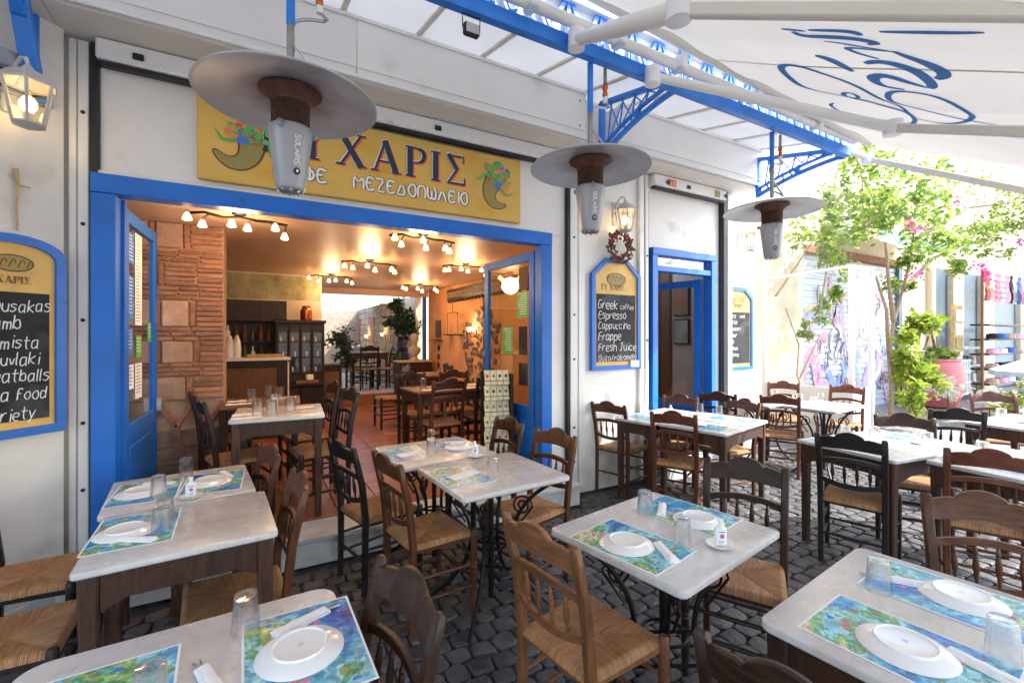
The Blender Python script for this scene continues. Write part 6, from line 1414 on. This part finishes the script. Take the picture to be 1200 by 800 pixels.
b = MB().add([(9.6, NY-.9, 3.45), (12.9, NY-.9, 3.45), (12.9, NY-.9, 3.22), (9.6, NY-.9, 3.22)], [(0, 1, 2, 3)]); b.build('awning_valance', 'awning_teal', aw2, ang=0)
# bougainvillea tree
vt = plant('bougainvillea_tree', 'sunlit bougainvillea tree with twisted stems beside the graffiti shutter', 'tree', 9.9, 3.75, 0,
  [[(0, 0, 0), (.05, 0, .6), (-.05, 0, 1.2), (.25, .05, 1.8), (.5, 0, 2.4), (.55, -.1, 3.0), (.4, -.2, 3.6)], [(.25, .05, 1.8), (-.05, 0, 2.4), (-.2, 0, 3.2)], [(.5, 0, 2.4), (1.2, -.2, 3.0), (2.2, -.3, 3.3)],
   [(.4, -.2, 3.4), (-.6, -.4, 3.6), (-1.6, -.6, 3.5), (-2.4, -.6, 3.1)], [(.5, -.2, 3.3), (1.5, -.6, 3.9), (2.8, -.9, 4.1)], [(-.05, 0, 1.2), (-.15, 0, 2.0), (-.3, .1, 2.6)]],
  [((-.7, -.5, 3.6), (1.3, .8, .7), 1.1), ((.4, -.4, 3.3), (.7, .5, .5), .8), ((1.9, -.5, 3.4), (1.2, .8, .6), .9), ((-1.8, -.5, 3.45), (.8, .6, .45), .8), ((3.2, -.8, 3.9), (1.3, .8, .5), 1.0), ((.5, 0, 2.5), (.35, .35, .5), .35), ((2.4, -.4, 2.9), (.7, .5, .3), .4), ((4.6, -1, 4.1), (1.3, .9, .7), .7), ((.5, -.5, 4.5), (2.6, 1.2, .5), .8), ((-2.7, -.4, 3.1), (.6, .5, .5), .6), ((-2.2, -.3, 2.4), (.3, .3, .4), .25)], 'leaf', 680, .10, 6, .045, 'bark_pale')
b = MB(); rf = random.Random(3)
for c in ((.9, -.6, 3.9), (1.7, -.7, 2.85), (2.0, -.7, 2.7), (-1.3, -.8, 3.2), (.2, -.3, 2.6), (2.8, -1, 3.3)):
    foliage(b, c, (.18, .15, .14), 40, .07, rf)
stuff(b.build('blossom', 'petal', vt, ang=0))
plant('lemon_bush', 'yellow green leafy shrub growing in front of the tree trunk', 'shrub', 10.05, 3.45, 0, [[(0, 0, 0), (0, 0, .8), (.2, 0, 1.6)], [(0, 0, .6), (-.4, 0, 1.2)], [(0, 0, .8), (.6, 0, 1.6)]],
      [((.35, 0, 1.75), (.4, .35, .35), .8), ((-.25, 0, 1.25), (.32, .3, .4), .7), ((.1, 0, .8), (.32, .3, .35), .7), ((-.5, -.1, .6), (.3, .3, .4), .4)], 'leaf_yellow', 700, .13, 8, .03)
plant('vine_branch', 'thin vine climbing behind the glass screen', 'vine', 8.1, 4.1, 0, [[(0, 0, .1), (-.35, .1, .9), (-.2, .15, 1.4), (-.5, .2, 2.0)], [(.1, 0, 1.8), (.35, 0, 2.6), (.5, 0, 3.3)], [(-.3, .1, .8), (.1, 0, 1.5)], [(-.6, .3, 2.2), (.3, .1, 3.3)]],
      [((.4, 0, 2.9), (.3, .2, .5), 1), ((.3, 0, 2.2), (.2, .2, .3), .5), ((0, 0, 1.6), (.3, .2, .25), .4), ((.7, 0, 3.5), (.6, .3, .4), .8)], 'leaf', 350, .09, 12, .02, 'bark_pale')
b = plant('daisy_clump', 'pale yellow flowering clump at the foot of the pink pot', 'flowers', 12.3, 3.7, 0, [[(0, 0, 0), (0, 0, .4)]], [((0, 0, .45), (.5, .4, .3), 1), ((.5, -.5, .35), (.6, .4, .25), 1)], 'petal_white', 500, .07, 14, .02)
plant('low_green_bush', 'low bright green bush behind the brightest table', 'shrub', 12.2, 2.5, 0, [[(0, 0, 0), (0, 0, .3)]], [((0, 0, .4), (1.0, .5, .35), 1), ((1.4, -.2, .5), (.9, .5, .4), 1)], 'leaf_yellow', 700, .12, 15, .02)
plant('hanging_vine', 'airy vine sprays hanging above the glass screen by the last bracket', 'vine', 8.2, 3.6, 0, [[(0, 0, 4.6), (.3, 0, 4.1), (.35, 0, 3.5), (.2, 0, 2.9)], [(.3, 0, 4.1), (1.0, .1, 3.8), (1.5, 0, 3.2)], [(.0, 0, 4.5), (-.5, 0, 4.0), (-.7, 0, 3.3)]],
      [((.3, 0, 3.6), (.25, .2, .6), .7), ((1.2, 0, 3.6), (.4, .3, .5), .8), ((-.5, 0, 3.8), (.3, .25, .5), .6), ((.3, 0, 4.4), (.9, .4, .4), 1)], 'leaf', 420, .085, 31, .015, 'bark_pale')
# pink pot
pk = thing('terracotta_pot', 'large ribbed pink pot with plants, beside the shop doors', 'pot', (13.15, 4.15, 0))
MB().lathe([(.0001, 0), (.32, 0), (.36, .05), (.41, .22), (.43, .24), (.42, .26), (.46, .48), (.48, .5), (.47, .52), (.48, .7), (.47, .72), (.44, .88), (.40, .98), (.42, 1.0), (.42, 1.04), (.37, 1.04), (.36, .95), (.0001, .93)], 32).build('pot_body', 'pink_pot', pk)
plant('pot_plant', 'green plants growing out of the large pink pot', 'plant', 13.15, 4.15, .93, [[(0, 0, 0), (0, 0, .3)], [(.1, 0, 0), (-.25, 0, .7), (-.35, 0, 1.1)]], [((0, 0, .2), (.4, .35, .2), 1), ((-.5, 0, .3), (.25, .2, .4), .6), ((.45, 0, .2), (.25, .2, .2), .4)], 'leaf', 350, .12, 19, .03)
# shop goods
ms = thing('magazine_stand', 'tall pale stand of prints leaning by the shop doors', 'stand', (14.95, 4.3, 0)); MB().cbox(-.25, .25, 0, .08, .1, 2.3).build('stand_board', 'straw', ms)
for k in range(6): MB().cbox(-.2, .2, -.02, -.001, .2+k*.34, .48+k*.34).build('print_sheet', ['cloth_pink', 'card', 'cloth_white', 'ochre_print', 'paper', 'card'][k], ms)
sf = thing('shop_shelf', 'white shelf unit with goods at the shop door', 'shelf', (15.9, 4.3, 0))
for z in (.3, .75, 1.2): MB().cbox(-.6, .5, 0, .35, z, z+.06).build('shelf', 'cloth_white', sf)
for k in range(6): MB().cbox(-.5+(k % 3)*.35, -.28+(k % 3)*.35, .05, .25, .361+(k//3)*.45, .58+(k//3)*.45).build('goods_box', ['brown_ink', 'cloth_blue', 'card'][k % 3], sf)
gr_ = thing('garment_rack', 'rack holding the striped garments outside the shop', 'rack', (16.1, 3.95, 0))
MB().tube([(-.9, 0, 0), (-.9, 0, 3.2)], .03, 8).build('rack_post', 'wood_panel', gr_); MB().tube([(-.95, 0, 3.15), (2.4, 0, 3.15)], .025, 8).build('rack_rail', 'steel', gr_)
for k in range(5): MB().cbox(-.8, 2.2, -.1, .25, .35+k*.36, .39+k*.36).build('rack_shelf', 'wood_dark', gr_)
GX = 16.1
for k in range(9):
    x = GX-.75+k*.34; m = ['cloth_red', 'cloth_white', 'cloth_pink', 'cloth_white', 'cloth_pink', 'cloth_black', 'cloth_white', 'cloth_blue', 'cloth_pink'][k]
    g_ = thing('hanging_garment', 'garment number %s hanging from the shop rack' % k if False else ['red scarf', 'white striped shirt', 'pink striped shirt', 'white shirt with stripes', 'pink towel', 'black dress', 'white top', 'blue top', 'pink top'][k]+' hanging on the shop rack', 'garment', (x, 3.9, 2.42), D(R.uniform(-20, 20)), 'garments on the shop rack')
    b = MB(); w = .15; vs = []
    for j in range(7):
        for i in range(7): vs.append((-w+2*w*i/6*1.0, .04*math.sin(i*2.1+j), .68-.72*j/6-.05*abs(i-3)/3*(j == 0)))
    b.add(vs, [(j*7+i, j*7+i+1, (j+1)*7+i+1, (j+1)*7+i) for j in range(6) for i in range(6)]); b.build('cloth', m, g_)
    if k in (1, 2, 3, 6):
        for j in range(4): MB().cbox(-w, w, -.055, -.045, .05+j*.13, .09+j*.13, .003).build('stripe', 'cloth_blue' if k != 2 else 'cloth_red', g_)
HB = share(MB().lathe([(.22, 0), (.12, .01), (.11, .11), (.0001, .14)], 14), 'sun_hat', 'hat_tan')
for k in range(16):
    o = placed('sun_hat', HB, GX-.6+(k % 4)*.6, 3.85, .395+(k//4)*.36+.36*0, 0, ['first', 'second', 'third', 'fourth'][k % 4]+' hat from the left on the '+['lowest', 'second lowest', 'second highest', 'highest'][k//4]+' shelf of the shop rack', 'hat', 'hats on the shop rack'); o.material_slots[0].link = 'OBJECT'; o.material_slots[0].material = M[['hat_tan', 'cloth_black', 'cloth_blue', 'cloth_pink', 'cloth_blue', 'hat_tan', 'cloth_white'][(k*3) % 7]]
crt = thing('blue_crate', 'light blue grid crate beside the pink pot', 'crate', (14.1, 3.95, 0))
for k in range(5): MB().cbox(-.3+k*.15, -.26+k*.15, 0, .03, .2, 1.0).build('upright', 'blue_cap', crt)
for k in range(4): MB().cbox(-.3, .34, -.02, -.001, .2+k*.25, .25+k*.25).build('slat', 'blue_cap', crt)
um = thing('folded_parasol_cover', 'grey canvas parasol top at the right edge behind the chairs', 'parasol', (11.5, 2.2, 0))
MB().tube([(0, 0, 0), (0, 0, 1.2)], .03, 8).build('pole', 'steel', um); MB().lathe([(.0001, 1.25), (.22, 1.17), (.7, .95), (.72, .87)], 8).build('canopy', 'canvas_grey', um, ang=20)
cv = thing('shop_canopy', 'white sunlit canopy edge at the upper right over the shop goods', 'awning'); b = MB().cbox(13, 24, 1.2, 3.0, 4.5, 4.56); b.v = [(x, y, z-(3.0-y)*.1-(x-13)*.10) for x, y, z in b.v]; b.build('canopy_sheet', 'cloth_white', cv)
print('objects', len(bpy.data.objects), 'tris', sum(len(o.data.polygons)*2 for o in bpy.data.objects if o.type == 'MESH'))
